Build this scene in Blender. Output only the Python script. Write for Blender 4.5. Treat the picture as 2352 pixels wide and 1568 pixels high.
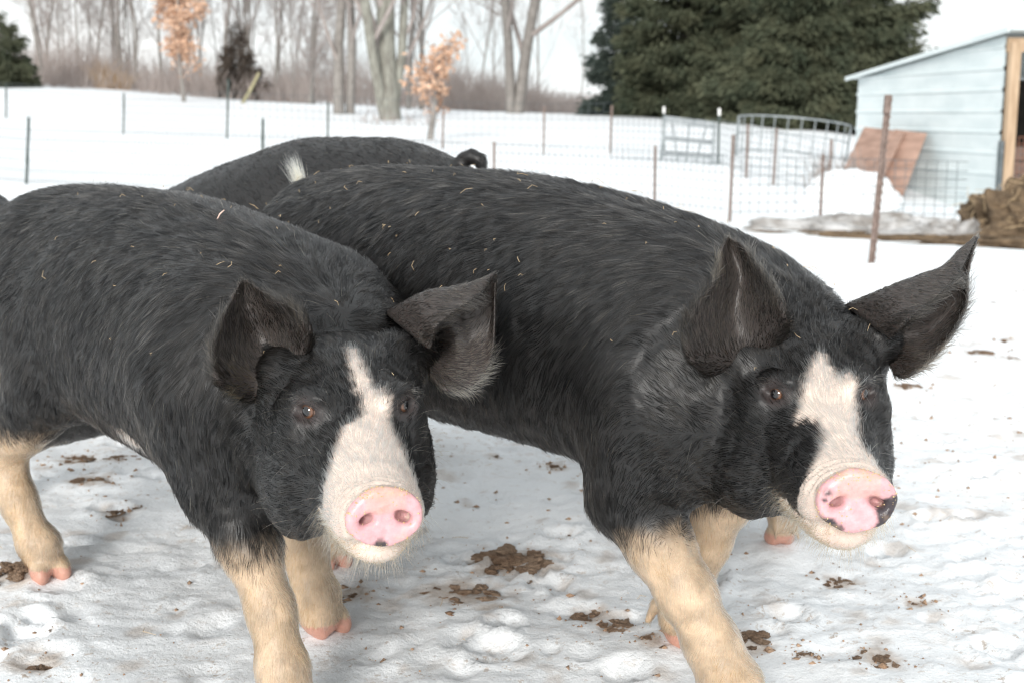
import bpy, bmesh, math, random
import numpy as np
from mathutils import Vector, Matrix, noise as mnoise

# ------------------------------------------------------------------ clear
for o in list(bpy.data.objects):
    bpy.data.objects.remove(o, do_unlink=True)
scene = bpy.context.scene
COL = scene.collection

# ------------------------------------------------------------------ camera
CAM_H = 1.0
PITCH = math.radians(10.0)
FPX = 2950.0                      # focal length in pixels of a 2352-wide picture
CP, SP = math.cos(PITCH), math.sin(PITCH)
cam_data = bpy.data.cameras.new("camera")
cam = bpy.data.objects.new("camera", cam_data)
COL.objects.link(cam)
cam.location = (0, 0, CAM_H)
cam.rotation_euler = (math.pi / 2 - PITCH, 0, 0)
cam_data.sensor_width = 36.0
cam_data.lens = 36.0 * FPX / 2352.0
cam_data.clip_start = 0.05
cam_data.clip_end = 2000.0
cam_data.dof.use_dof = True
cam_data.dof.focus_distance = 1.95
cam_data.dof.aperture_fstop = 6.3
scene.camera = cam

# ------------------------------------------------------------------ sky, sun, exposure
SUN_ELEV = math.radians(20.0)
SUN_AZ = math.radians(192.0)      # compass-like: 0 = +Y, clockwise; sun stands behind the camera, a little to the left
world = bpy.data.worlds.new("World")
scene.world = world
world.use_nodes = True
nt = world.node_tree
nt.nodes.clear()
w_out = nt.nodes.new("ShaderNodeOutputWorld")
w_bg = nt.nodes.new("ShaderNodeBackground")
w_sky = nt.nodes.new("ShaderNodeTexSky")
w_sky.sky_type = 'NISHITA'
w_sky.sun_disc = False
w_sky.sun_elevation = SUN_ELEV
w_sky.sun_rotation = SUN_AZ
w_tc = nt.nodes.new("ShaderNodeTexCoord")
w_map = nt.nodes.new("ShaderNodeMapping")
w_map.inputs['Scale'].default_value = (1.0, 1.0, 5.0)
w_noise = nt.nodes.new("ShaderNodeTexNoise")
w_noise.inputs['Scale'].default_value = 2.6
w_noise.inputs['Detail'].default_value = 5.0
w_noise.inputs['Roughness'].default_value = 0.55
w_ramp = nt.nodes.new("ShaderNodeValToRGB")
w_ramp.color_ramp.elements[0].position = 0.30
w_ramp.color_ramp.elements[0].color = (0.80, 0.885, 0.92, 1)
w_ramp.color_ramp.elements[1].position = 0.62
w_ramp.color_ramp.elements[1].color = (0.99, 1.0, 1.0, 1)
w_gain = nt.nodes.new("ShaderNodeVectorMath")
w_gain.operation = 'SCALE'
w_gain.inputs['Scale'].default_value = 7.3
w_mix = nt.nodes.new("ShaderNodeMix")
w_mix.data_type = 'RGBA'
w_mix.inputs[0].default_value = 0.93
nt.links.new(w_tc.outputs['Generated'], w_map.inputs['Vector'])
nt.links.new(w_map.outputs['Vector'], w_noise.inputs['Vector'])
nt.links.new(w_noise.outputs['Fac'], w_ramp.inputs['Fac'])
nt.links.new(w_ramp.outputs['Color'], w_gain.inputs[0])
nt.links.new(w_sky.outputs['Color'], w_mix.inputs[6])
nt.links.new(w_gain.outputs['Vector'], w_mix.inputs[7])
nt.links.new(w_mix.outputs[2], w_bg.inputs['Color'])
w_bg.inputs['Strength'].default_value = 0.1
nt.links.new(w_bg.outputs['Background'], w_out.inputs['Surface'])

sun_data = bpy.data.lights.new("sun", 'SUN')
sun_data.energy = 2.2
sun_data.angle = math.radians(18.0)
sun_data.color = (1.0, 0.97, 0.93)
sun = bpy.data.objects.new("sun", sun_data)
COL.objects.link(sun)
_sd = Vector((math.sin(SUN_AZ) * math.cos(SUN_ELEV), math.cos(SUN_AZ) * math.cos(SUN_ELEV), math.sin(SUN_ELEV)))
sun.rotation_euler = _sd.to_track_quat('Z', 'Y').to_euler()
sun.location = (-3, -6, 8)

scene.view_settings.view_transform = 'Standard'
scene.view_settings.look = 'None'
scene.view_settings.exposure = 0.68
scene.view_settings.gamma = 1.0
scene.view_settings.use_curve_mapping = False
scene.render.film_transparent = False
scene.cycles.use_denoising = True
scene.cycles.filter_width = 1.1
scene.cycles.max_bounces = 8
scene.cycles.diffuse_bounces = 5
scene.cycles.transparent_max_bounces = 12

# ------------------------------------------------------------------ helpers
def U(x, y, t):
    """point at depth t (metres along the lens axis) seen at picture position x, y of a 2352 x 1568 frame"""
    u = (x - 1176.0) / FPX
    v = (784.0 - y) / FPX
    return np.array((u * t, t * (CP + v * SP), CAM_H + t * (-SP + v * CP)))

def hoof_ground(x, y):
    v = (784.0 - y) / FPX
    t = CAM_H / (SP - v * CP)
    P = U(x, y, t); P[2] = 0.0
    return P

def tag(o, label=None, cat=None, group=None, kind=None):
    if label: o["label"] = label
    if cat: o["category"] = cat
    if group: o["group"] = group
    if kind: o["kind"] = kind
    return o

def link(o, parent=None):
    COL.objects.link(o)
    if parent is not None:
        o.parent = parent
        o.matrix_parent_inverse = Matrix.Identity(4)
    return o

def empty(name, loc=(0, 0, 0), rz=0.0):
    o = bpy.data.objects.new(name, None)
    o.empty_display_size = 0.2
    o.location = loc
    o.rotation_euler = (0, 0, rz)
    return link(o)

def np_mesh(name, verts, faces, mat=None, smooth=True):
    """faces: (n,4) or (n,3) int array or list of lists"""
    me = bpy.data.meshes.new(name)
    if isinstance(faces, np.ndarray):
        n, k = faces.shape
        me.vertices.add(len(verts))
        me.vertices.foreach_set("co", np.asarray(verts, np.float32).ravel())
        me.loops.add(n * k)
        me.loops.foreach_set("vertex_index", faces.astype(np.int32).ravel())
        me.polygons.add(n)
        me.polygons.foreach_set("loop_start", np.arange(0, n * k, k, dtype=np.int32))
        me.polygons.foreach_set("loop_total", np.full(n, k, np.int32))
        me.update(calc_edges=True)
        me.validate()
    else:
        me.from_pydata([tuple(v) for v in verts], [], faces)
    if smooth:
        me.polygons.foreach_set("use_smooth", np.ones(len(me.polygons), bool))
    if mat is not None:
        me.materials.append(mat)
    return me

def obj(name, me, parent=None):
    o = bpy.data.objects.new(name, me)
    return link(o, parent)

class MB:
    """collects simple solids into one mesh"""
    def __init__(s):
        s.v, s.f = [], []
    def add(s, vs, fs):
        b = len(s.v)
        s.v += [tuple(map(float, v)) for v in vs]
        s.f += [[b + i for i in f] for f in fs]
        return s
    def box(s, a, b):
        x0, y0, z0 = a; x1, y1, z1 = b
        return s.add([(x0,y0,z0),(x1,y0,z0),(x1,y1,z0),(x0,y1,z0),(x0,y0,z1),(x1,y0,z1),(x1,y1,z1),(x0,y1,z1)],
                     [(0,3,2,1),(4,5,6,7),(0,1,5,4),(1,2,6,5),(2,3,7,6),(3,0,4,7)])
    def obox(s, c, ex, ey, ez):
        """oriented box: centre and three half vectors"""
        c, ex, ey, ez = map(lambda q: np.asarray(q, float), (c, ex, ey, ez))
        vs = [c + i*ex + j*ey + k*ez for k in (-1,1) for i, j in ((-1,-1),(1,-1),(1,1),(-1,1))]
        return s.add(vs, [(0,3,2,1),(4,5,6,7),(0,1,5,4),(1,2,6,5),(2,3,7,6),(3,0,4,7)])
    def tube(s, pts, rads, n=6, cap=True):
        pts = [np.asarray(p, float) for p in pts]
        if np.isscalar(rads): rads = [rads] * len(pts)
        base = len(s.v)
        for i, p in enumerate(pts):
            d = pts[min(i+1, len(pts)-1)] - pts[max(i-1, 0)]
            d = d / (np.linalg.norm(d) + 1e-9)
            a = np.cross(d, (0, 0, 1.0)) if abs(d[2]) < 0.9 else np.cross(d, (0, 1.0, 0))
            a /= np.linalg.norm(a); b = np.cross(d, a)
            for k in range(n):
                t = 2 * math.pi * k / n
                s.v.append(tuple(p + rads[i] * (math.cos(t) * a + math.sin(t) * b)))
        for i in range(len(pts) - 1):
            for k in range(n):
                k2 = (k + 1) % n
                s.f.append([base+i*n+k, base+i*n+k2, base+(i+1)*n+k2, base+(i+1)*n+k])
        if cap:
            s.f.append([base + k for k in range(n)][::-1])
            s.f.append([base + (len(pts)-1)*n + k for k in range(n)])
        return s
    def build(s, name, mat, parent=None, smooth=False):
        return obj(name, np_mesh(name, s.v, s.f, mat, smooth), parent)

# vectorised 3D value noise, range about -1..1
_rng_tab = np.random.RandomState(7).rand(65536).astype(np.float32) * 2 - 1
def vnoise(P, scale=1.0, seed=0):
    Q = np.asarray(P, np.float32) * scale + 1000.0 + seed * 17.31
    I = np.floor(Q).astype(np.int64)
    Fq = Q - I
    Fq = Fq * Fq * (3 - 2 * Fq)
    def h(dx, dy, dz):
        return _rng_tab[((I[:, 0] + dx) * 73856093 ^ (I[:, 1] + dy) * 19349663 ^ (I[:, 2] + dz) * 83492791) & 65535]
    x, y, z = Fq[:, 0], Fq[:, 1], Fq[:, 2]
    a = h(0,0,0)*(1-x) + h(1,0,0)*x; b = h(0,1,0)*(1-x) + h(1,1,0)*x
    c = h(0,0,1)*(1-x) + h(1,0,1)*x; d = h(0,1,1)*(1-x) + h(1,1,1)*x
    return (a*(1-y) + b*y)*(1-z) + (c*(1-y) + d*y)*z
def fnoise(P, scale=1.0, octaves=4, seed=0, gain=0.5):
    s, a = 0.0, 1.0
    for i in range(octaves):
        s = s + a * vnoise(P, scale * 2 ** i, seed + i * 3)
        a *= gain
    return s

def sstep(a, b, x):
    t = np.clip((x - a) / (b - a), 0, 1)
    return t * t * (3 - 2 * t)

# ------------------------------------------------------------------ material helper
def new_mat(name):
    m = bpy.data.materials.new(name)
    m.use_nodes = True
    n = m.node_tree.nodes
    bs = n["Principled BSDF"]
    return m, m.node_tree, bs
def N(ntree, kind, **inp):
    n = ntree.nodes.new(kind)
    for k, v in inp.items():
        key = k.replace('_', ' ')
        if key in n.inputs: n.inputs[key].default_value = v
        else: setattr(n, k, v)
    return n
def noisy_mat(name, c0, c1, scale=8.0, rough=0.8, bump=0.0, bscale=None, detail=6.0, spec=0.3, metallic=0.0, stretch=None, p0=0.35, p1=0.65, bdist=0.02):
    m, t, bs = new_mat(name)
    tc = N(t, "ShaderNodeTexCoord"); mp = N(t, "ShaderNodeMapping")
    if stretch: mp.inputs['Scale'].default_value = stretch
    t.links.new(tc.outputs['Object'], mp.inputs['Vector'])
    nz = N(t, "ShaderNodeTexNoise", Scale=scale, Detail=detail, Roughness=0.6)
    t.links.new(mp.outputs['Vector'], nz.inputs['Vector'])
    rp = N(t, "ShaderNodeValToRGB")
    rp.color_ramp.elements[0].position = p0; rp.color_ramp.elements[1].position = p1
    rp.color_ramp.elements[0].color = (*c0, 1); rp.color_ramp.elements[1].color = (*c1, 1)
    t.links.new(nz.outputs['Fac'], rp.inputs['Fac'])
    t.links.new(rp.outputs['Color'], bs.inputs['Base Color'])
    bs.inputs['Roughness'].default_value = rough
    bs.inputs['Specular IOR Level'].default_value = spec
    bs.inputs['Metallic'].default_value = metallic
    if bump:
        n2 = N(t, "ShaderNodeTexNoise", Scale=bscale or scale * 3, Detail=6.0, Roughness=0.6)
        t.links.new(mp.outputs['Vector'], n2.inputs['Vector'])
        b = N(t, "ShaderNodeBump", Strength=bump, Distance=bdist)
        t.links.new(n2.outputs['Fac'], b.inputs['Height'])
        t.links.new(b.outputs['Normal'], bs.inputs['Normal'])
    return m
# ================================================================== GROUND
# dung on the snow: where it lies (its stain is in the snow, the clumps come last)
SPOTS = [  # px x, px y, radius in px, stretch, label
 (182,1046,30,1.2,'round tan dung lump under the belly of the left pig'),
 (200,1101,34,1.8,'flat ragged dung piece under the left pig, nearer than the tan lump'),
 (268,1048,20,1.2,'small crumbled dung beside the tan lump under the left pig'),
 (258,1173,20,1.4,'small flat dung flake between the legs of the left pig'),
 (28,1322,62,1.3,'wide brown dung smear behind the hind hoof of the left pig'),
 (80,1519,50,1.5,'oval greenish brown dung pat in the bottom left corner'),
 (815,1364,30,1.3,'broken dung bits on the snow right of the far front hoof of the left pig'),
 (1175,1283,66,1.5,'largest spread of crumbled dung between the two front pigs'),
 (1065,1358,62,2.2,'long thin streak of dung in front of the largest dung spread'),
 (1361,1403,38,1.4,'dung clump left of the front leg of the right pig'),
 (1415,1440,30,1.2,'scattered dung crumbs below the clump left of the right pig leg'),
 (1490,1475,24,1.2,'small dung lump at the hind dew claw side of the right pig leg'),
 (1722,1462,48,1.5,'elongated dung mound just right of the right pig front leg'),
 (2018,1507,40,1.3,'ragged dung clump in the bottom right part of the snow'),
 (1851,1498,20,1.2,'small round dung lump between the mound and the bottom right clump'),
 (2108,1373,20,1.2,'small dung lump right of the right pig, with a crumb beside it'),
 (1930,1318,30,1.3,'loose dung crumbs under the chin of the right pig'),
 (2085,888,24,1.4,'brown dung lump just below the far ear of the right pig'),
 (2256,806,22,1.3,'flat dung lump, lower left of three near the right edge'),
 (2313,780,16,1.0,'upper dung lump of three near the right edge'),
 (2325,819,18,1.1,'lower right dung lump of three near the right edge'),
 (1268,1066,20,1.4,'small dung lump in the snow under the belly of the right pig'),
]
SMALL = [(313,1160,10),(122,1444,9),(970,1350,10),(1080,1290,9),(1235,1398,15),(1432,1402,13),(2132,1371,10),(1858,1305,10),(1048,992,9),(1133,1046,14),(2035,661,14),(215,1080,12),(95,1128,9),(100,1160,9),
         (1210,1320,10),(1140,1345,12),(1620,1500,9),(1950,1420,8),(2210,1300,8),(2250,1130,9),(2150,1010,8),(2290,960,8),(2200,650,8),(2280,690,8),(1310,1210,8),(1110,1120,8),(880,1300,9),(420,1230,8),(330,1290,7),(1015,1440,8),(1280,1490,8),(2180,1430,9)]
_gs = [(62,430,19.5),(600,448,19),(1140,468,18.5),(1500,485,18),(1683,508,17),(1888,503,17.7),(2000,545,14.5),(2300,565,13.5),(2300,490,19),
       (15,275,34),(285,305,31),(525,325,25),(754,328,27),(1018,345,26),(1250,355,25),(1405,355,24.5),(1648,390,22),(1718,405,21),(1782,415,20.5),
       (898,280,40),(785,262,44),(1182,262,48),(422,235,45),(985,318,30),(100,195,60),(300,205,60),(500,225,60),(700,238,60),(1050,255,60),(1300,264,60),
       (1500,268,45),(1750,292,36),(1785,335,30),(1880,355,25.5),(1970,400,23),(2200,330,40),(2400,330,40)]
_gp = [U(*q) for q in _gs]
for X in (-9, -5, -2, 0, 2, 5):
    for Y in (-6, 0, 2, 4, 6.5): _gp.append(np.array((X, Y, 0.0)))
_gp += [np.array(q, float) for q in ((2.45,8.67,0),(-4,9,0),(0,9,0),(6,8,-.05),(9,12,-.2),(-8,12,0),(-140,-8,.5),(140,-8,.3),(-140,150,3),(0,150,2.0),(140,150,1.2),(-140,300,3),(0,300,2.2),(140,300,1.5),(-40,60,2.8),(40,60,.9),(-25,30,1.2),(25,25,0),(20,15,-.2),(-20,12,.2))]
_gp = np.array(_gp)
def _tps(r2): return 0.5 * r2 * np.log(r2 + 1e-6)
_n = len(_gp)
_XY = _gp[:, :2] / 20.0
_K = _tps(((_XY[:, None] - _XY[None]) ** 2).sum(-1)) + np.eye(_n) * 0.004
_A = np.zeros((_n + 3, _n + 3)); _A[:_n, :_n] = _K; _A[:_n, _n] = 1; _A[:_n, _n+1:] = _XY; _A[_n:, :_n] = _A[:_n, _n:].T
_wt = np.linalg.solve(_A, np.concatenate([_gp[:, 2], np.zeros(3)]))
def terrain(XY):
    Q = np.asarray(XY, float) / 20.0
    out = np.zeros(len(Q))
    for i in range(0, len(Q), 20000):
        q = Q[i:i+20000]
        out[i:i+20000] = _tps(((q[:, None] - _XY[None]) ** 2).sum(-1)) @ _wt[:_n] + _wt[_n] + q @ _wt[_n+1:]
    Y = np.asarray(XY)[:, 1]
    flat = sstep(9.5, 6.0, Y) * sstep(10, 6, np.abs(np.asarray(XY)[:, 0]))
    return np.clip(out, -0.9, 4.5) * (1 - flat)
_rs = np.random.RandomState(11)
_dents = np.stack([_rs.uniform(-3.2, 3.4, 900), _rs.uniform(1.3, 8.0, 900), _rs.uniform(0.018, 0.045, 900), _rs.uniform(0.004, 0.013, 900)], 1)
_prints = np.stack([_rs.uniform(-2.6, 3.4, 330), 1.5 + 6.0 * _rs.rand(330) ** 1.3, _rs.uniform(0, 6.28, 330), _rs.uniform(0.85, 1.2, 330), _rs.uniform(0.010, 0.024, 330)], 1)
FEET = [hoof_ground(x, y)[:2] for x, y in ((672,1700),(748,1448),(110,1328),(10,1275),(1706,1715),(1566,1474),(757,1300),(1790,1250))]
def ground_z(XY, detail=True):
    XY = np.asarray(XY, float)
    z = terrain(XY)
    if not detail: return z
    P = np.concatenate([XY, np.zeros((len(XY), 1))], 1)
    Y = XY[:, 1]; X = XY[:, 0]
    yard = sstep(13.0, 8.0, Y) * sstep(9, 6, np.abs(X))
    nz = 0.013 * fnoise(P, 3.2, 3, 1) + 0.006 * fnoise(P, 15, 3, 5)
    rough = np.clip(0.35 + 0.9 * vnoise(P, 1.3, 8), 0.1, 1.2)
    z = z + yard * (nz - 0.006) + yard * rough * 0.0085 * fnoise(P, 42, 2, 14)
    z = z + (1 - yard) * (0.05 * fnoise(P, 0.35, 3, 3) + 0.012 * fnoise(P, 2.2, 2, 6))
    near = (Y > 1.2) & (Y < 8.2) & (np.abs(X) < 3.6)
    idx = np.where(near)[0]
    if len(idx):
        q = XY[idx]; dz = np.zeros(len(idx))
        for cx, cy, r, d in _dents:
            m = np.where((np.abs(q[:, 0] - cx) < 3*r) & (np.abs(q[:, 1] - cy) < 3*r))[0]
            if len(m):
                rr = np.sqrt((q[m, 0] - cx) ** 2 + ((q[m, 1] - cy) * 0.8) ** 2) / r
                dz[m] += -d * np.exp(-rr ** 4) + 0.4 * d * np.exp(-((rr - 1.35) / 0.3) ** 2)
        for cx, cy, a, s_, d in _prints:                     # cloven hoof prints
            m = np.where((np.abs(q[:, 0] - cx) < 0.12) & (np.abs(q[:, 1] - cy) < 0.12))[0]
            if len(m):
                ux = (q[m, 0] - cx) * math.cos(a) + (q[m, 1] - cy) * math.sin(a); uy = -(q[m, 0] - cx) * math.sin(a) + (q[m, 1] - cy) * math.cos(a)
                for sg in (-1, 1):
                    rr = np.sqrt((ux / (0.040 * s_)) ** 2 + ((uy - sg * 0.021 * s_) / (0.019 * s_)) ** 2)
                    dz[m] += -d * np.exp(-rr ** 6)
                rr = np.sqrt((ux / 0.040) ** 2 + (uy / 0.042) ** 2) / s_
                dz[m] += 0.45 * d * np.exp(-((rr - 1.45) / 0.28) ** 2)
        z[idx] += dz
    for f in FEET:
        d = np.sqrt(((XY - f) ** 2).sum(1))
        w = np.exp(-(d / 0.10) ** 2)
        z = z * (1 - w) + w * (0.009 + 0.5 * np.clip(z, -0.008, 0.008))
    return z

def axis(fine0, fine1, step, lo, hi, g):
    a = list(np.arange(fine0, fine1, step)); s = step; x = a[-1]
    while x < hi: s *= g; x += s; a.append(x)
    s = step; x = a[0]; b = []
    while x > lo: s *= g; x -= s; b.append(x)
    return np.array(b[::-1] + a)
_ax = axis(-1.7, 1.8, 0.015, -150, 150, 1.045)
_ay = axis(1.25, 4.2, 0.015, -8, 320, 1.032)
GX, GY = np.meshgrid(_ax, _ay, indexing='ij')
_gxy = np.stack([GX.ravel(), GY.ravel()], 1)
_gz = ground_z(_gxy)
_id = np.arange(len(_gz)).reshape(GX.shape)
_gf = np.stack([_id[:-1, :-1], _id[1:, :-1], _id[1:, 1:], _id[:-1, 1:]], -1).reshape(-1, 4)

def snow_material():
    m, t, bs = new_mat("snow")
    tc = N(t, "ShaderNodeTexCoord")
    def noise(scale, det=6.0, rough=0.6, vec=None):
        n = N(t, "ShaderNodeTexNoise", Scale=scale, Detail=det, Roughness=rough)
        t.links.new(vec or tc.outputs['Object'], n.inputs['Vector']); return n
    def ramp(src, p0, p1, c0=(0,0,0,1), c1=(1,1,1,1)):
        r = N(t, "ShaderNodeValToRGB"); r.color_ramp.elements[0].position = p0; r.color_ramp.elements[1].position = p1
        r.color_ramp.elements[0].color = c0; r.color_ramp.elements[1].color = c1
        t.links.new(src, r.inputs['Fac']); return r
    def math_(op, a, b):
        n = N(t, "ShaderNodeMath", operation=op)
        for i, v in enumerate((a, b)):
            if hasattr(v, 'links'): t.links.new(v, n.inputs[i])
            else: n.inputs[i].default_value = v
        return n.outputs[0]
    sep = N(t, "ShaderNodeSeparateXYZ"); t.links.new(tc.outputs['Object'], sep.inputs[0])
    yard = N(t, "ShaderNodeMapRange"); yard.inputs[1].default_value = 9.0; yard.inputs[2].default_value = 20.0; yard.inputs[3].default_value = 1.0; yard.inputs[4].default_value = 0.0
    t.links.new(sep.outputs['Y'], yard.inputs[0])
    n_big = ramp(noise(1.7, 4).outputs['Fac'], 0.42, 0.60)
    n_mid = ramp(noise(9.0, 8, 0.72).outputs['Fac'], 0.555, 0.605)
    n_fine = ramp(noise(38.0, 7, 0.75).outputs['Fac'], 0.575, 0.615)
    smear = math_('MULTIPLY', n_mid.outputs['Color'], math_('ADD', math_('MULTIPLY', n_big.outputs['Color'], 0.75), 0.05))
    speck = math_('MULTIPLY', n_fine.outputs['Color'], math_('ADD', math_('MULTIPLY', n_big.outputs['Color'], 0.7), 0.22))
    dirt = math_('MULTIPLY', math_('MAXIMUM', math_('MULTIPLY', smear, 0.45), math_('MULTIPLY', speck, 0.9)), yard.outputs[0])
    sta = N(t, "ShaderNodeAttribute"); sta.attribute_name = 'stain'
    dirt = math_('MAXIMUM', dirt, math_('MULTIPLY', sta.outputs['Fac'], math_('ADD', math_('MULTIPLY', noise(70.0, 5, 0.7).outputs['Fac'], 1.1), 0.42)))
    dcol = ramp(noise(23.0).outputs['Fac'], 0.35, 0.65, (0.36, 0.27, 0.20, 1), (0.62, 0.53, 0.45, 1))
    scol = ramp(noise(3.0).outputs['Fac'], 0.3, 0.7, (0.84, 0.87, 0.895, 1), (0.90, 0.915, 0.925, 1))
    mx = N(t, "ShaderNodeMix"); mx.data_type = 'RGBA'
    t.links.new(dirt, mx.inputs[0]); t.links.new(scol.outputs['Color'], mx.inputs[6]); t.links.new(dcol.outputs['Color'], mx.inputs[7])
    t.links.new(mx.outputs[2], bs.inputs['Base Color'])
    bs.inputs['Roughness'].default_value = 0.65
    bs.inputs['Specular IOR Level'].default_value = 0.25
    b1 = N(t, "ShaderNodeBump", Strength=0.55, Distance=0.008)
    t.links.new(noise(95, 8, 0.75).outputs['Fac'], b1.inputs['Height'])
    b2 = N(t, "ShaderNodeBump", Strength=0.35, Distance=0.03)
    t.links.new(noise(14, 6, 0.6).outputs['Fac'], b2.inputs['Height']); t.links.new(b1.outputs['Normal'], b2.inputs['Normal'])
    t.links.new(b2.outputs['Normal'], bs.inputs['Normal'])
    return m
MAT_SNOW = snow_material()
ground = obj('snowy_ground', np_mesh('snowy_ground', np.concatenate([_gxy, _gz[:, None]], 1), _gf, MAT_SNOW))
tag(ground, kind='structure')
# brown stains pressed into the snow round the dung and in trodden patches
_st = np.zeros(len(_gz))
_near = np.where((_gxy[:, 1] > 1.2) & (_gxy[:, 1] < 10) & (np.abs(_gxy[:, 0]) < 6))[0]
_q = _gxy[_near]; _P3 = np.concatenate([_q, np.zeros((len(_q), 1))], 1)
_nz = fnoise(_P3, 26, 4, 44, 0.65)
_acc = np.zeros(len(_q))
_more = [(_rs.uniform(0, 2352), _rs.uniform(620, 1560), _rs.uniform(12, 34), 1.3, '') for _ in range(150)]
for (x, y, r, st_, *_l) in [s_ for s_ in SPOTS] + [(x, y, r * 1.2, 1.2) for x, y, r in SMALL] + _more:
    c_ = hoof_ground(x, y); w_ = r / FPX * (c_[1] * CP + SP) * (1.25 if _l and _l[0] else 1.0)
    m_ = np.where((np.abs(_q[:, 0] - c_[0]) < 4 * w_) & (np.abs(_q[:, 1] - c_[1]) < 5 * w_))[0]
    if len(m_) == 0: continue
    d_ = np.sqrt(((_q[m_, 0] - c_[0]) / math.sqrt(st_)) ** 2 + ((_q[m_, 1] - c_[1]) * 0.75) ** 2) / w_
    a_ = (0.75 if _l and _l[0] else 0.5) * sstep(1.25, 0.5, d_ + 0.55 * _nz[m_])
    _acc[m_] = np.maximum(_acc[m_], a_)
_st[_near] = _acc
_sa = ground.data.attributes.new('stain', 'FLOAT', 'POINT')
_sa.data.foreach_set('value', _st.astype(np.float32))
def gz(x, y): return float(ground_z(np.array([[x, y]]))[0])
def at_ground(x, t):
    """point on the terrain at picture column x and about depth t"""
    X = (x - 1176.0) / FPX * t
    Y = t / CP
    for _ in range(6):
        z = gz(X, Y); Y = (t - (CAM_H - z) * SP) / CP
    return np.array((X, Y, gz(X, Y)))
# ================================================================== PIGS
def unit(v):
    v = np.asarray(v, float)
    return v / (np.linalg.norm(v) + 1e-12)

def frame(fwd, up=(0, 0, 1)):
    f = unit(fwd); l = unit(np.cross(up, f)); u = np.cross(f, l)
    return np.array([f, l, u])            # rows: forward, left, up

def pchip(xs, ys, n=240):
    """smooth table through stations"""
    xs = np.asarray(xs, float); ys = np.asarray(ys, float)
    h = np.diff(xs); d = np.diff(ys) / h
    m = np.zeros_like(ys)
    m[1:-1] = np.where(d[:-1] * d[1:] > 0, 2 * d[:-1] * d[1:] / (d[:-1] + d[1:] + 1e-12), 0)
    m[0], m[-1] = d[0], d[-1]
    X = np.linspace(xs[0], xs[-1], n)
    i = np.clip(np.searchsorted(xs, X) - 1, 0, len(h) - 1)
    t = (X - xs[i]) / h[i]
    Y = (ys[i]*(2*t**3-3*t**2+1) + h[i]*m[i]*(t**3-2*t**2+t) + ys[i+1]*(-2*t**3+3*t**2) + h[i]*m[i+1]*(t**3-t**2))
    return X, Y

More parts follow.
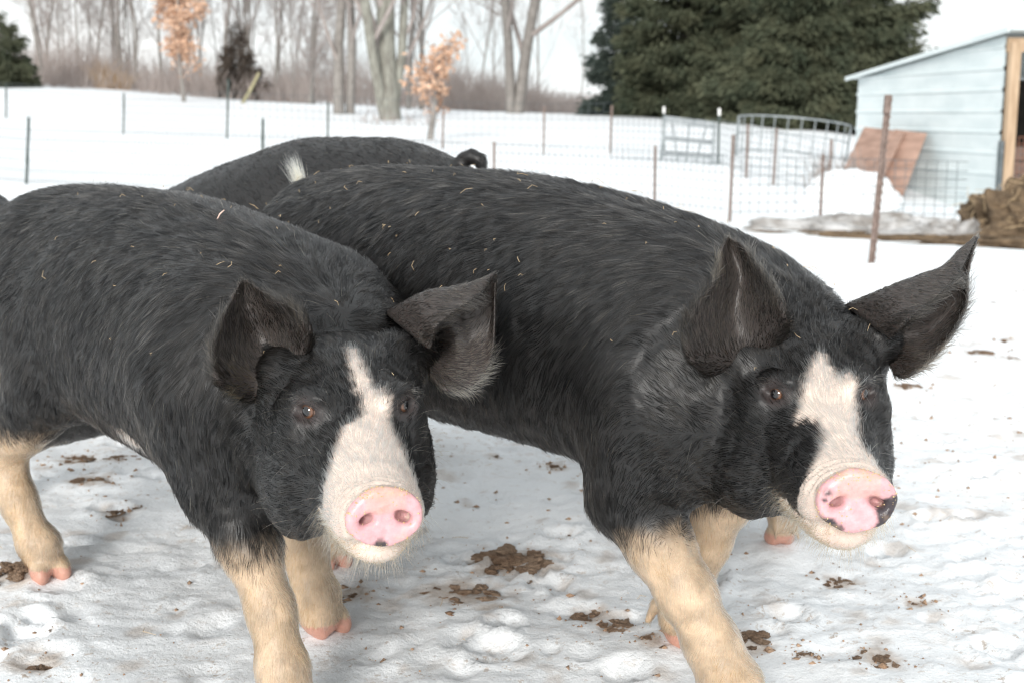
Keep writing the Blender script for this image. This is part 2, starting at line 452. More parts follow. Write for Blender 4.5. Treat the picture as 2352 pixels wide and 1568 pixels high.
class Field:
    def __init__(s): s.p = []
    def add(s, f, c, R, k=0.02, op=1): s.p.append((f, np.asarray(c, float), R, k, op))
    def ball(s, c, r, k=0.02, op=1): s.cap(c, c, r, r, k, op)
    def cap(s, a, b, ra, rb, k=0.02, op=1):
        a = np.asarray(a, float); b = np.asarray(b, float); ab = b - a; L2 = max(ab @ ab, 1e-12)
        def f(P):
            q = P - a
            h = np.clip(q @ ab / L2, 0, 1)
            q = q - h[:, None] * ab
            return np.sqrt((q * q).sum(1)) - (ra + (rb - ra) * h)
        s.add(f, (a + b) / 2, math.sqrt(L2) / 2 + max(ra, rb), k, op)
    def chain(s, pts, rads, k=0.02, op=1):
        for i in range(len(pts) - 1):
            s.cap(pts[i], pts[i+1], rads[i], rads[i+1], k if i == 0 else min(k, 0.025), op)
    def ell(s, c, M, rad, k=0.02, op=1):
        c = np.asarray(c, float); rad = np.asarray(rad, float)
        def f(P):
            q = (P - c) @ M.T / rad
            k0 = np.sqrt((q * q).sum(1)); q2 = q / rad; k1 = np.sqrt((q2 * q2).sum(1)) + 1e-9
            return k0 * (k0 - 1) / k1
        s.add(f, c, max(rad), k, op)
    def tube(s, o, M, st, p=2.0, k=0.03, op=1, cz=0.5):
        """M rows: axis, left, up. st: (x, top, bottom, half width)"""
        st = np.asarray(st, float); o = np.asarray(o, float)
        X, T = pchip(st[:, 0], st[:, 1]); _, B = pchip(st[:, 0], st[:, 2]); _, W = pchip(st[:, 0], st[:, 3])
        x0, x1 = X[0], X[-1]
        def f(P):
            q = (P - o) @ M.T
            x = np.clip(q[:, 0], x0, x1)
            t = np.interp(x, X, T); b = np.interp(x, X, B); w = np.maximum(np.interp(x, X, W), 0.004)
            zc = b + (t - b) * cz
            dz = q[:, 2] - zc
            hz = np.maximum(np.where(dz > 0, t - zc, zc - b), 0.004)
            ay, az = np.abs(q[:, 1]) / w, np.abs(dz) / hz
            r = np.sqrt(ay*ay + az*az) if p == 2.0 else (ay**p + az**p) ** (1 / p)
            d = (r - 1) * np.minimum(w, hz)
            e = np.abs(q[:, 0] - x)
            return np.where(e > 0, np.sqrt(np.maximum(d, 0) ** 2 + e * e), d)
        mid = o + M[0] * (x0 + x1) / 2 + M[2] * (T.max() + B.min()) / 2
        s.add(f, mid, math.sqrt(((x1 - x0) / 2) ** 2 + ((T.max() - B.min()) / 2) ** 2 + W.max() ** 2), k, op)
    def disc(s, c, M, th, w, h, r, k=0.01, op=1):
        c = np.asarray(c, float)
        def f(P):
            q = (P - c) @ M.T
            a = np.abs(q[:, 0]) - th
            e = (np.sqrt((q[:, 1] / w) ** 2 + (q[:, 2] / h) ** 2) - 1) * min(w, h)
            return np.minimum(np.maximum(a, e), 0) + np.sqrt(np.maximum(a, 0) ** 2 + np.maximum(e, 0) ** 2) - r
        s.add(f, c, max(w, h) + th + r, k, op)
    def ev(s, P, sel=None):
        d = np.full(len(P), 1.0)
        for i in (range(len(s.p)) if sel is None else sel):
            f, c, R, k, op = s.p[i]
            e = f(P)
            if op > 0:
                h = np.clip(0.5 + 0.5 * (d - e) / k, 0, 1)
                d = d + (e - d) * h - k * h * (1 - h)
            else:
                e = -e
                h = np.clip(0.5 - 0.5 * (d - e) / k, 0, 1)
                d = d + (e - d) * h + k * h * (1 - h)
        return d
    def hit(s, x, y, t0, t1, step=0.001):
        T = np.arange(t0, t1, step)
        P = np.array([U(x, y, 1.0)]) - np.array([[0, 0, CAM_H]])
        P = np.array([[0, 0, CAM_H]]) + P * T[:, None]
        d = s.ev(P)
        i = np.argmax(d < 0)
        return T[i] if d[i] < 0 else None
    def mesh(s, O, M, lo, hi, h):
        """surface nets on a grid aligned with frame M at O"""
        NB = 20
        lo = np.asarray(lo, float); hi = np.asarray(hi, float)
        nb = np.ceil((hi - lo) / (h * NB)).astype(int)
        D = np.full(nb * NB, 1.0, np.float32)
        g = (np.arange(NB)) * h
        G = np.stack(np.meshgrid(g, g, g, indexing='ij'), -1).reshape(-1, 3)
        gc = np.linspace(0, (NB - 1) * h, 5)
        GC = np.stack(np.meshgrid(gc, gc, gc, indexing='ij'), -1).reshape(-1, 3)
        half = NB * h / 2
        diag = half * math.sqrt(3)
        spacing = gc[1]
        for ix in range(nb[0]):
            for iy in range(nb[1]):
                for iz in range(nb[2]):
                    b0 = lo + np.array((ix, iy, iz)) * NB * h
                    cw = O + (b0 + half) @ M
                    sel = [i for i, q in enumerate(s.p) if np.linalg.norm(q[1] - cw) < q[2] + diag + q[3]]
                    if not sel: continue
                    dc = s.ev(O + (b0 + GC) @ M, sel)
                    sl = (slice(ix*NB, ix*NB+NB), slice(iy*NB, iy*NB+NB), slice(iz*NB, iz*NB+NB))
                    if np.abs(dc).min() > spacing * 1.5 and (dc.min() > 0 or dc.max() < 0):
                        D[sl] = dc[0]; continue
                    D[sl] = s.ev(O + (b0 + G) @ M, sel).reshape(NB, NB, NB)
        # surface nets
        S = D < 0
        n = np.array(D.shape)
        c = S[:-1,:-1,:-1].astype(np.int8)
        tot = np.zeros_like(c)
        for dx in (0, 1):
            for dy in (0, 1):
                for dz in (0, 1):
                    tot += S[dx:n[0]-1+dx, dy:n[1]-1+dy, dz:n[2]-1+dz]
        act = (tot > 0) & (tot < 8)
        I = np.argwhere(act)
        vid = np.full(act.shape, -1, np.int32)
        vid[I[:, 0], I[:, 1], I[:, 2]] = np.arange(len(I))
        acc = np.zeros((len(I), 3)); cnt = np.zeros(len(I))
        corners = [(a, b, c2) for a in (0, 1) for b in (0, 1) for c2 in (0, 1)]
        val = {q: D[I[:, 0]+q[0], I[:, 1]+q[1], I[:, 2]+q[2]].astype(float) for q in corners}
        for a in corners:
            for ax in range(3):
                if a[ax] == 0:
                    b = list(a); b[ax] = 1; b = tuple(b)
                    va, vb = val[a], val[b]
                    m = (va < 0) != (vb < 0)
                    t = np.where(m, va / np.where(m, va - vb, 1), 0)
                    pt = np.tile(np.array(a, float), (len(I), 1)); pt[:, ax] += t
                    acc[m] += pt[m]; cnt[m] += 1
        V = lo + (I + acc / cnt[:, None]) * h
        faces = []
        for ax in range(3):
            u, v = (ax + 1) % 3, (ax + 2) % 3
            s0 = [slice(1, n[i] - 1) for i in range(3)]
            s0[ax] = slice(0, n[ax] - 1)
            s1 = list(s0); s1[ax] = slice(1, n[ax])
            A, B = S[tuple(s0)], S[tuple(s1)]
            E = np.argwhere(A != B)
            off = np.array([0 if i == ax else 1 for i in range(3)])
            E = E + off
            ina = S[E[:, 0], E[:, 1], E[:, 2]]
            def cell(du, dv):
                q = E.copy(); q[:, u] += du; q[:, v] += dv
                return vid[q[:, 0], q[:, 1], q[:, 2]]
            quad = np.stack([cell(-1, -1), cell(0, -1), cell(0, 0), cell(-1, 0)], 1)
            quad[~ina] = quad[~ina][:, ::-1]
            faces.append(quad)
        Fc = np.concatenate(faces)
        Fc = Fc[(Fc >= 0).all(1)]
        return O + V @ M, Fc

def smooth_mesh(V, Fc, it=3, lam=0.5):
    e = np.concatenate([Fc[:, [0, 1]], Fc[:, [1, 2]], Fc[:, [2, 3]], Fc[:, [3, 0]]])
    deg = np.bincount(e.ravel(), minlength=len(V)).astype(float)
    for i in range(it):
        A = np.zeros_like(V)
        for ax in range(3):
            A[:, ax] = np.bincount(e[:, 0], V[e[:, 1], ax], len(V)) + np.bincount(e[:, 1], V[e[:, 0], ax], len(V))
        L = A / np.maximum(deg, 1)[:, None] - V
        V = V + (lam if i % 2 == 0 else -lam * 0.92) * L if it > 1 else V + lam * L
    return V

def vert_normals(V, Fc):
    a = V[Fc[:, 2]] - V[Fc[:, 0]]; b = V[Fc[:, 3]] - V[Fc[:, 1]]
    fn = np.cross(a, b)
    Nn = np.zeros_like(V)
    for ax in range(3):
        for j in range(4):
            Nn[:, ax] += np.bincount(Fc[:, j], fn[:, ax], len(V))
    return Nn / (np.linalg.norm(Nn, axis=1, keepdims=True) + 1e-12)

# ---- ears: a cupped patch through control points, two skins with real thickness
def cr_basis(n, t):
    """Catmull-Rom weights of n control points at parameter t in 0..1"""
    x = t * (n - 1); i = min(int(x), n - 2); f = x - i
    w = np.zeros(n)
    c = [(-f + 2*f*f - f**3) / 2, (2 - 5*f*f + 3*f**3) / 2, (f + 4*f*f - 3*f**3) / 2, (-f*f + f**3) / 2]
    for k, cc in zip((i-1, i, i+1, i+2), c):
        if k < 0: w[0] += 2*cc; w[1] -= cc
        elif k >= n: w[n-1] += 2*cc; w[n-2] -= cc
        else: w[k] += cc
    return w

def ear_patch(rows, thick=0.0045, nu=34, nv=30):
    C = np.array(rows, float)                 # rows x cols x 3 (world)
    A = np.array([cr_basis(C.shape[0], t) for t in np.linspace(0, 1, nu)])
    B = np.array([cr_basis(C.shape[1], t) for t in np.linspace(0, 1, nv)])
    S = np.einsum('ur,rcd,vc->uvd', A, C, B)
    du = np.gradient(S, axis=0); dv = np.gradient(S, axis=1)
    nn = np.cross(du, dv); nn /= np.linalg.norm(nn, axis=2, keepdims=True) + 1e-9
    tv = np.linspace(0, 1, nv)[None, :, None]; tu = np.linspace(0, 1, nu)[:, None, None]
    th = thick * (0.35 + 0.65 * np.sin(np.pi * np.clip(tv, 0.02, 0.98)) ** 0.5) * (1.35 - 0.85 * tu)
    P1, P2 = S + nn * th, S - nn * th
    V = np.concatenate([P1.reshape(-1, 3), P2.reshape(-1, 3)])
    idx = np.arange(nu * nv).reshape(nu, nv)
    q = np.stack([idx[:-1, :-1], idx[1:, :-1], idx[1:, 1:], idx[:-1, 1:]], -1).reshape(-1, 4)
    off = nu * nv
    faces = [q, q[:, ::-1] + off]
    def strip(a):
        return np.stack([a[:-1], a[1:], a[1:] + off, a[:-1] + off], 1)
    faces += [strip(idx[:, 0])[:, ::-1], strip(idx[:, -1]), strip(idx[-1, :])[:, ::-1], strip(idx[0, :])]
    flow = np.concatenate([du.reshape(-1, 3), du.reshape(-1, 3)])
    side = np.concatenate([np.tile(np.linspace(-1, 1, nv), nu)] * 2)
    dvf = np.concatenate([dv.reshape(-1, 3)] * 2)
    flow = flow / (np.linalg.norm(flow, axis=1, keepdims=True) + 1e-9)
    dvf = dvf / (np.linalg.norm(dvf, axis=1, keepdims=True) + 1e-9)
    fl = flow * 0.75 + dvf * side[:, None] * 0.7
    # orientation: outward normals
    Fq = np.concatenate(faces)
    return V, Fq, fl, np.abs(side), np.concatenate([np.repeat(np.linspace(0, 1, nu), nv)] * 2)

def hoof(Fd, foot, fwd, scale=1.0):
    """two toes and two dew claws; foot = point on the ground under the middle of the foot"""
    M = frame(fwd); s = scale
    for sg in (-1, 1):
        c = foot + M[0]*0.010*s + M[1]*sg*0.0225*s + np.array((0, 0, 0.024*s))
        T = frame(M[0] + M[1]*sg*0.10 + np.array((0, 0, -0.42)))
        Fd.ell(c, T, (0.038*s, 0.0195*s, 0.026*s), 0.004)
        Fd.cap(foot + M[0]*-0.045*s + M[1]*sg*0.026*s + np.array((0, 0, 0.072*s)),
               foot + M[0]*-0.058*s + M[1]*sg*0.032*s + np.array((0, 0, 0.036*s)), 0.011*s, 0.006*s, 0.010)
    # flat sole
    def f(P): return P[:, 2] - 0.001
    Fd.cap(foot + np.array((0, 0, 0.075*s)) - M[0]*0.012*s, foot + np.array((0, 0, 0.045*s)), 0.035*s, 0.030*s, 0.02)

def build_fields(p):
    """p: description of one pig, joints in world coordinates. Returns the field and the frames"""
    Fd = Field()
    O = np.array(p['O'], float)
    bphi = math.radians(p['phi'])
    BM = frame((math.sin(bphi), -math.cos(bphi), 0))
    L = lambda x, y, z: O + x * BM[0] + y * BM[1] + np.array((0, 0, z))
    Fd.tube(O, BM, p['trunk'], p=2.25, k=0.03, cz=0.48)
    # ---- head frame
    S = np.array(p['snout'], float)
    hp, hy = math.radians(p['hpitch']), math.radians(p['hphi'])
    HM = frame((math.sin(hy)*math.cos(hp), -math.cos(hy)*math.cos(hp), -math.sin(hp)))
    roll = math.radians(p.get('hroll', 0))
    l2 = HM[1]*math.cos(roll) + HM[2]*math.sin(roll); HM = np.array([HM[0], l2, np.cross(HM[0], l2)])
    hs = p.get('hs', 1.0)
    Hd = lambda s, y, z: S - s*hs*HM[0] + y*hs*HM[1] + z*hs*HM[2]
    bs = p.get('bs', 1.0)
    # neck and shoulder masses
    nk = p.get('neck', ((-0.08, 0, 0.565), 0.19, (0.40, 0, -0.02), 0.135))
    Fd.cap(L(*nk[0]), Hd(*nk[2]), nk[1], nk[3], 0.10)
    for sg in (-1, 1):
        Fd.ell(L(-0.02*bs, sg*0.120*bs, 0.55*bs), BM, np.array((0.16, 0.105, 0.19))*bs, 0.06)          # shoulder
        Fd.ell(L(p['hipx'], sg*0.115*bs, 0.60*bs*p.get('hipz', 1)), BM, np.array((0.20, 0.115, 0.21))*bs, 0.06)      # ham
    # head
    st = [(-x*hs, t*hs, b*hs, w*hs) for x, t, b, w in p.get('head', HEAD)][::-1]
    Fd.tube(S, HM, st, p=2.15, k=p.get('hk', 0.035), cz=0.5)
    for sg in (-1, 1):
        Fd.ell(Hd(0.315, sg*0.077, -0.050), HM, (0.125*hs, 0.056*hs, 0.088*hs), 0.035)    # jowl
        Fd.ell(Hd(0.265, sg*0.075, 0.045), HM, (0.060*hs, 0.034*hs, 0.050*hs), 0.03)      # cheek bone
        Fd.ell(Hd(0.390, sg*0.086, 0.082), HM, (0.045*hs, 0.034*hs, 0.042*hs), 0.045)       # ear root
        Fd.ell(Hd(0.085, sg*0.042, -0.022), HM, (0.060*hs, 0.020*hs, 0.034*hs), 0.02)     # lips
    Fd.ell(Hd(0.090, 0, -0.060), HM, (0.070*hs, 0.046*hs, 0.026*hs), 0.012)               # chin
    for ei, rows in enumerate(p.get('ears_px', ())):
        e0 = np.mean([U(*q) for q in rows[0]], 0); e1 = np.mean([U(*q) for q in rows[1]], 0)
        sg = 1 if (e0 - S) @ HM[1] > 0 else -1
        if p.get('ear_snapped'):
            Fd.cap(Hd(0.37, sg*0.055, 0.075), e0*0.9 + e1*0.1, 0.042*hs, (0.018, 0.030)[ei]*hs, 0.045)
    # legs
    for lg in p['legs']:
        Fd.chain([np.array(q, float) for q in lg['j']], lg['r'], lg.get('k', 0.05))
        hoof(Fd, np.array(lg['foot'], float), lg['fwd'] if 'fwd' in lg else BM[0], lg.get('hs', 1.0))
    for e in p.get('extra', ()):
        Fd.ell(L(*e[0]), BM, e[1], e[2])
    for j, r in p.get('tail', ()):
        Fd.chain([np.array(q, float) for q in j], r, 0.02)
    if p.get('detail', True):
        # snout disc, nostrils, mouth line
        DM = frame(HM[0] + HM[2]*p.get('disc_tilt', 0.10), HM[2])
        c0 = S - HM[0]*0.010
        Fd.disc(c0 + HM[0]*0.0005, DM, 0.0025, 0.0395*hs, 0.0325*hs, 0.0085, 0.008)
        Fd.ell(S + HM[0]*0.054, DM, (0.058, 0.080, 0.062), 0.014, -1)
        for sg in (-1, 1):
            Fd.ell(S + DM[1]*sg*0.0205*hs + DM[2]*0.002 + DM[0]*0.002, frame(DM[0] - DM[1]*sg*0.35 + DM[2]*0.25, DM[2] + DM[1]*sg*0.35), (0.034, 0.0115*hs, 0.0075*hs), 0.006, -1)
            Fd.ell(S + DM[1]*sg*0.029*hs - DM[2]*0.005 + DM[0]*0.004, DM, (0.010, 0.010*hs, 0.007*hs), 0.008, -1)
            m = [Hd(0.014, sg*0.034, -0.040), Hd(0.05, sg*0.052, -0.043), Hd(0.10, sg*0.066, -0.042), Hd(0.15, sg*0.080, -0.034)]
            Fd.chain(m, [0.004, 0.0035, 0.0035, 0.002], 0.008, -1)
        # eyes
        ex, ey = p['eye_px']
        t = Fd.hit(ex, ey, 1.3, 2.6)
        if t is None: t = 1.9
        E = U(ex, ey, t + 0.004)
        e = (E - S) @ HM.T
        eyes = [(e[0], e[1]), (e[0], -e[1])]
        sgn = 1 if e[1] > 0 else -1
        p['_eyes'] = []
        for k, sg in enumerate((sgn, -sgn)):
            c = S + e[0]*HM[0] + abs(e[1])*sg*HM[1] + e[2]*HM[2]
            out = unit(HM[0]*0.62 + HM[1]*sg*0.75 + HM[2]*0.12)
            side = unit(np.cross(HM[2], out)); up2 = np.cross(out, side)
            EM = np.array([out, side, up2])
            Fd.ell(c - out*0.010 + up2*0.004, EM, (0.018, 0.036, 0.030), 0.015)        # orbital bulge
            Fd.ell(c + up2*0.022 + out*0.004, EM, (0.012, 0.030, 0.010), 0.014)        # brow
            Fd.ell(c + out*0.010, EM, (0.020, 0.0190, 0.0125), 0.005, -1)              # socket
            lid = [c + side*0.020 + out*0.001 - up2*0.001, c + side*0.010 + up2*0.0120 + out*0.006, c - side*0.006 + up2*0.0120 + out*0.006, c - side*0.019 + out*0.000 - up2*0.004]
            Fd.chain(lid, [0.004]*4, 0.007)
            lid = [c + side*0.020 - up2*0.001, c + side*0.008 - up2*0.0118 + out*0.004, c - side*0.007 - up2*0.0118 + out*0.003, c - side*0.019 - up2*0.004]
            Fd.chain(lid, [0.0035]*4, 0.007)
            Fd.chain([c + side*0.026*0 - up2*0.022 + side*0.02, c - up2*0.026, c - up2*0.022 - side*0.022], [0.003]*3, 0.012, -1)   # fold under the eye
            p['_eyes'].append((c - out*0.0005, EM))
    p['_S'], p['_HM'], p['_BM'], p['_O'] = S, HM, BM, O
    return Fd

HEAD = [(0.000, .028, -.030, .040), (0.03, .034, -.042, .049), (0.07, .040, -.060, .056), (0.12, .051, -.080, .064),
        (0.17, .070, -.098, .076), (0.22, .096, -.112, .092), (0.27, .121, -.124, .103), (0.32, .138, -.134, .111),
        (0.38, .143, -.140, .114), (0.44, .125, -.125, .105), (0.50, .080, -.080, .065), (0.53, .02, -.02, .02)]

def ear_rows(rows):
    return [[U(*q) for q in r] for r in rows]
def pig_a():
    O = np.array((-0.385, 2.17, 0))
    phi = 38.0
    BM = frame((math.sin(math.radians(phi)), -math.cos(math.radians(phi)), 0))
    L = lambda x, y, z: O + x*BM[0] + y*BM[1] + np.array((0, 0, z))
    return dict(
        O=O, phi=phi, hipx=-0.92,
        trunk=[(-1.30, .60, .56, .02), (-1.27, .74, .47, .14), (-1.13, .82, .415, .21), (-.85, .845, .37, .235), (-.5, .845, .345, .24),
               (-.25, .825, .342, .24), (0, .775, .375, .22), (.10, .73, .41, .18), (.18, .68, .47, .12), (.21, .60, .56, .02)],
        snout=U(886, 1192, 1.66), hphi=16.5, hpitch=5.0, eye_px=(713, 942), disc_tilt=0.10,
        legs=[
            dict(j=[L(-.01, -.15, .55), U(510, 1120, 2.13), U(573, 1255, 2.11), U(622, 1400, 2.10), U(650, 1540, 2.09), U(662, 1620, 2.09)],
                 r=[.115, .064, .047, .036, .039, .035], foot=hoof_ground(672, 1700)),
            dict(j=[L(-.05, .15, .52), U(672, 1130, 2.5), U(697, 1250, 2.5), U(725, 1370, 2.5), U(735, 1415, 2.5)],
                 r=[.11, .062, .043, .040, .039], foot=hoof_ground(748, 1448)),
            dict(j=[L(-.78, -.13, .58), L(-.70, -.165, .47), U(6, 1040, 2.84), U(42, 1150, 2.82), U(84, 1245, 2.81), U(94, 1270, 2.81)],
                 r=[.14, .10, .046, .037, .037, .036], foot=hoof_ground(112, 1328)),
            dict(j=[L(-.92, .13, .56), L(-.88, .10, .41), np.array((-1.20, 3.10, .24)), np.array((-1.31, 3.20, .16)), np.array((-1.34, 3.24, .09))],
                 r=[.14, .115, .062, .042, .038], foot=np.array((-1.35, 3.26, 0.0))),
        ],
        ears_px=[([
            [(712, 805, 2.00), (680, 845, 2.05), (640, 872, 2.06), (604, 902, 2.03), (578, 924, 1.99)],
            [(714, 762, 2.01), (668, 795, 2.09), (612, 825, 2.11), (552, 855, 2.06), (504, 882, 1.98)],
            [(684, 716, 2.03), (640, 748, 2.10), (590, 772, 2.12), (535, 792, 2.07), (488, 812, 2.00)],
            [(622, 680, 2.06), (601, 697, 2.09), (570, 713, 2.10), (540, 724, 2.08), (510, 732, 2.04)],
            [(566, 645, 2.08), (563, 644, 2.085), (559, 643, 2.09), (555, 645, 2.085), (551, 648, 2.08)]]),
            ([
            [(985, 800, 1.97), (890, 720, 2.04), (950, 770, 2.09), (975, 830, 2.07), (990, 862, 2.01)],
            [(1006, 750, 1.98), (975, 676, 2.04), (1030, 770, 2.10), (1030, 840, 2.07), (1022, 896, 2.00)],
            [(1050, 710, 2.0), (1050, 663, 2.06), (1080, 760, 2.10), (1085, 820, 2.08), (1084, 886, 2.03)],
            [(1098, 680, 2.04), (1100, 647, 2.07), (1116, 700, 2.10), (1123, 760, 2.10), (1130, 812, 2.07)],
            [(1134, 634, 2.1), (1137, 628, 2.1), (1139, 634, 2.11), (1138, 642, 2.11), (1137, 652, 2.10)]])],
    )

def pig_b():
    O = np.array((0.352, 2.14, 0))
    phi = 43.0
    BM = frame((math.sin(math.radians(phi)), -math.cos(math.radians(phi)), 0))
    L = lambda x, y, z: O + x*BM[0] + y*BM[1] + np.array((0, 0, z))
    return dict(
        O=O, phi=phi, hipx=-1.0,
        trunk=[(-1.28, .68, .62, .02), (-1.25, .79, .52, .13), (-1.12, .865, .45, .21), (-.86, .89, .40, .24), (-.55, .887, .38, .25),
               (-.25, .855, .38, .25), (0, .79, .40, .23), (.10, .75, .43, .19), (.18, .70, .49, .12), (.21, .62, .58, .02)],
        snout=U(1972, 1155, 1.70), hphi=1.0, hpitch=5.0, hs=1.08, eye_px=(1788, 903), disc_tilt=0.10,
        legs=[
            dict(j=[L(-.01, -.15, .55), U(1455, 1140, 2.15), U(1512, 1245, 2.12), U(1577, 1360, 2.11), U(1632, 1470, 2.10), U(1678, 1570, 2.09), U(1690, 1630, 2.09)],
                 r=[.12, .073, .053, .045, .042, .047, .041], foot=hoof_ground(1706, 1715), hs=1.1),
            dict(j=[L(-.05, .15, .52), U(1660, 1120, 2.36), U(1622, 1240, 2.40), U(1580, 1360, 2.44), U(1560, 1420, 2.45)],
                 r=[.11, .065, .043, .039, .038], foot=hoof_ground(1566, 1474)),
            dict(j=[L(-.98, -.13, .58), L(-.90, -.165, .47), L(-1.06, -.16, .30), L(-1.02, -.15, .16), L(-.985, -.15, .08)],
                 r=[.145, .105, .052, .042, .040], foot=hoof_ground(757, 1300)),
            dict(j=[L(-.98, .13, .58), L(-.96, .155, .46), L(-1.24, .06, .30), L(-1.26, .02, .16), L(-1.25, .0, .08)],
                 r=[.145, .105, .052, .042, .040], foot=L(-1.24, .0, 0)),
        ],
        tail=[([L(-1.20, .0, .79), U(700, 462, 2.98), U(691, 442, 2.96)], [.028, .018, .011])],
        neck=((-0.08, 0, 0.575), 0.195, (0.40, 0, 0.005), 0.155),
        ears_px=[([
            [(1806, 772, 1.98), (1760, 812, 2.03), (1715, 835, 2.04), (1668, 850, 2.01), (1636, 863, 1.97)],
            [(1808, 727, 1.99), (1750, 755, 2.07), (1690, 785, 2.09), (1630, 812, 2.04), (1582, 824, 1.97)],
            [(1776, 662, 2.01), (1730, 688, 2.08), (1680, 707, 2.10), (1628, 725, 2.05), (1578, 735, 1.99)],
            [(1738, 608, 2.04), (1717, 622, 2.09), (1693, 637, 2.10), (1668, 645, 2.08), (1640, 645, 2.04)],
            [(1708, 566, 2.07), (1695, 572, 2.09), (1682, 580, 2.10), (1668, 586, 2.09), (1652, 585, 2.07)],
            [(1678, 547, 2.09), (1676, 547, 2.092), (1674, 546, 2.094), (1672, 547, 2.092), (1669, 548, 2.09)]]),
            ([
            [(2045, 775, 1.94), (1945, 705, 2.02), (2020, 765, 2.05), (2040, 825, 2.03), (2052, 858, 1.97)],
            [(2078, 742, 1.93), (2050, 662, 2.00), (2090, 760, 2.06), (2090, 815, 2.03), (2085, 863, 1.96)],
            [(2132, 694, 1.96), (2112, 638, 2.02), (2140, 735, 2.07), (2146, 780, 2.05), (2150, 814, 2.00)],
            [(2182, 650, 2.00), (2166, 617, 2.04), (2190, 680, 2.08), (2203, 702, 2.07), (2216, 712, 2.04)],
            [(2207, 617, 2.05), (2200, 583, 2.06), (2210, 605, 2.09), (2218, 616, 2.09), (2223, 628, 2.07)],
            [(2240, 548, 2.1), (2242, 545, 2.1), (2243, 546, 2.105), (2243, 550, 2.105), (2241, 555, 2.1)]])],
    )

def other_pig(O, phi, sc, trunk, head_down=30.0, head_at=(.52, 0, .38), hipx=-0.85, front=0.0, hind=None):
    """one of the pigs behind, same build, joints in its own frame"""
    O = np.array(O, float)
    BM = frame((math.sin(math.radians(phi)), -math.cos(math.radians(phi)), 0))
    L = lambda x, y, z: O + sc*(x*BM[0] + y*BM[1]) + np.array((0, 0, z*sc))
    def leg(x, y, front):
        if front: return dict(j=[L(x, y, .55), L(x-.02, y*1.1, .38), L(x, y, .22), L(x+.01, y, .10)], r=[.115*sc, .06*sc, .042*sc, .038*sc], foot=L(x+.01, y, 0), hs=sc)
        return dict(j=[L(x, y*.9, .58), L(x+.08, y*1.1, .47), L(x-.10, y, .29), L(x-.06, y, .15), L(x-.04, y, .09)], r=[.14*sc, .10*sc, .05*sc, .042*sc, .04*sc], foot=L(x-.03, y, 0), hs=sc)
    hy = phi
    f = unit((math.sin(math.radians(phi)), -math.cos(math.radians(phi)), 0))
    p = dict(O=O, phi=phi, hipx=hipx*sc, trunk=[tuple(sc*v for v in q) for q in trunk], bs=sc, snout=L(*head_at), hphi=phi, hpitch=head_down, hs=sc, detail=False,
             neck=((-0.08*sc, 0, 0.56*sc), 0.185*sc, (0.40, 0, -.02), 0.135*sc),
             legs=[leg(front, -.15, True), leg(front-.06, .15, True), leg(hipx if hind is None else hind, -.15, False), leg((hipx if hind is None else hind)-.06, .15, False)])
    return p
def head_ears(p):
    S, HM, hs = p['_S'], p['_HM'], p['hs']
    out = []
    for sg in (-1, 1):
        rows = []
        for f, w, b in ((0, .06, .03), (.35, .075, .035), (.7, .045, .02), (1.0, .006, .004)):
            c = S - HM[0]*hs*(.38 - .07*f) + HM[1]*sg*hs*(.09 + .12*f) + HM[2]*hs*(.10 + .13*f)
            rows.append([c + HM[1]*sg*hs*w*q*0.35 - HM[0]*hs*(w*q*0.9) - HM[2]*hs*w*q*0.6*sg*0 + HM[0]*hs*b*(q*q-1) for q in (-1, -.5, 0, .5, 1)])
        out.append(rows)
    p['ears'] = out
# ---- materials of the pigs
def skin_material():
    m, t, bs = new_mat("pig_skin")
    at = N(t, "ShaderNodeAttribute"); at.attribute_name = "skin_color"
    tc = N(t, "ShaderNodeTexCoord")
    nz = N(t, "ShaderNodeTexNoise", Scale=130.0, Detail=5.0, Roughness=0.65)
    t.links.new(tc.outputs['Object'], nz.inputs['Vector'])
    mr = N(t, "ShaderNodeMapRange"); mr.inputs[3].default_value = 0.72; mr.inputs[4].default_value = 1.22
    t.links.new(nz.outputs['Fac'], mr.inputs[0])
    mx = N(t, "ShaderNodeVectorMath", operation='SCALE')
    t.links.new(at.outputs['Color'], mx.inputs[0]); t.links.new(mr.outputs[0], mx.inputs['Scale'])
    t.links.new(mx.outputs['Vector'], bs.inputs['Base Color'])
    mw = N(t, "ShaderNodeMapRange"); mw.inputs[3].default_value = 0.42; mw.inputs[4].default_value = 0.22
    t.links.new(at.outputs['Alpha'], mw.inputs[0]); t.links.new(mw.outputs[0], bs.inputs['Roughness'])
    bs.inputs['Specular IOR Level'].default_value = 0.4
    bs.inputs['Subsurface Weight'].default_value = 0.12
    bs.inputs['Subsurface Radius'].default_value = (0.006, 0.002, 0.0015)
    bp = N(t, "ShaderNodeBump", Strength=0.5, Distance=0.0025)
    t.links.new(nz.outputs['Fac'], bp.inputs['Height'])
    t.links.new(bp.outputs['Normal'], bs.inputs['Normal'])
    return m
def hair_material():
    m = bpy.data.materials.new("pig_hair"); m.use_nodes = True
    t = m.node_tree; t.nodes.clear()
    out = t.nodes.new("ShaderNodeOutputMaterial")
    h = t.nodes.new("ShaderNodeBsdfHairPrincipled")
    h.parametrization = 'COLOR'
    at = N(t, "ShaderNodeAttribute"); at.attribute_name = "hair_color"
    t.links.new(at.outputs['Color'], h.inputs['Color'])
    h.inputs['Roughness'].default_value = 0.20
    h.inputs['Radial Roughness'].default_value = 0.45
    h.inputs['IOR'].default_value = 1.28
    t.links.new(h.outputs[0], out.inputs['Surface'])
    return m
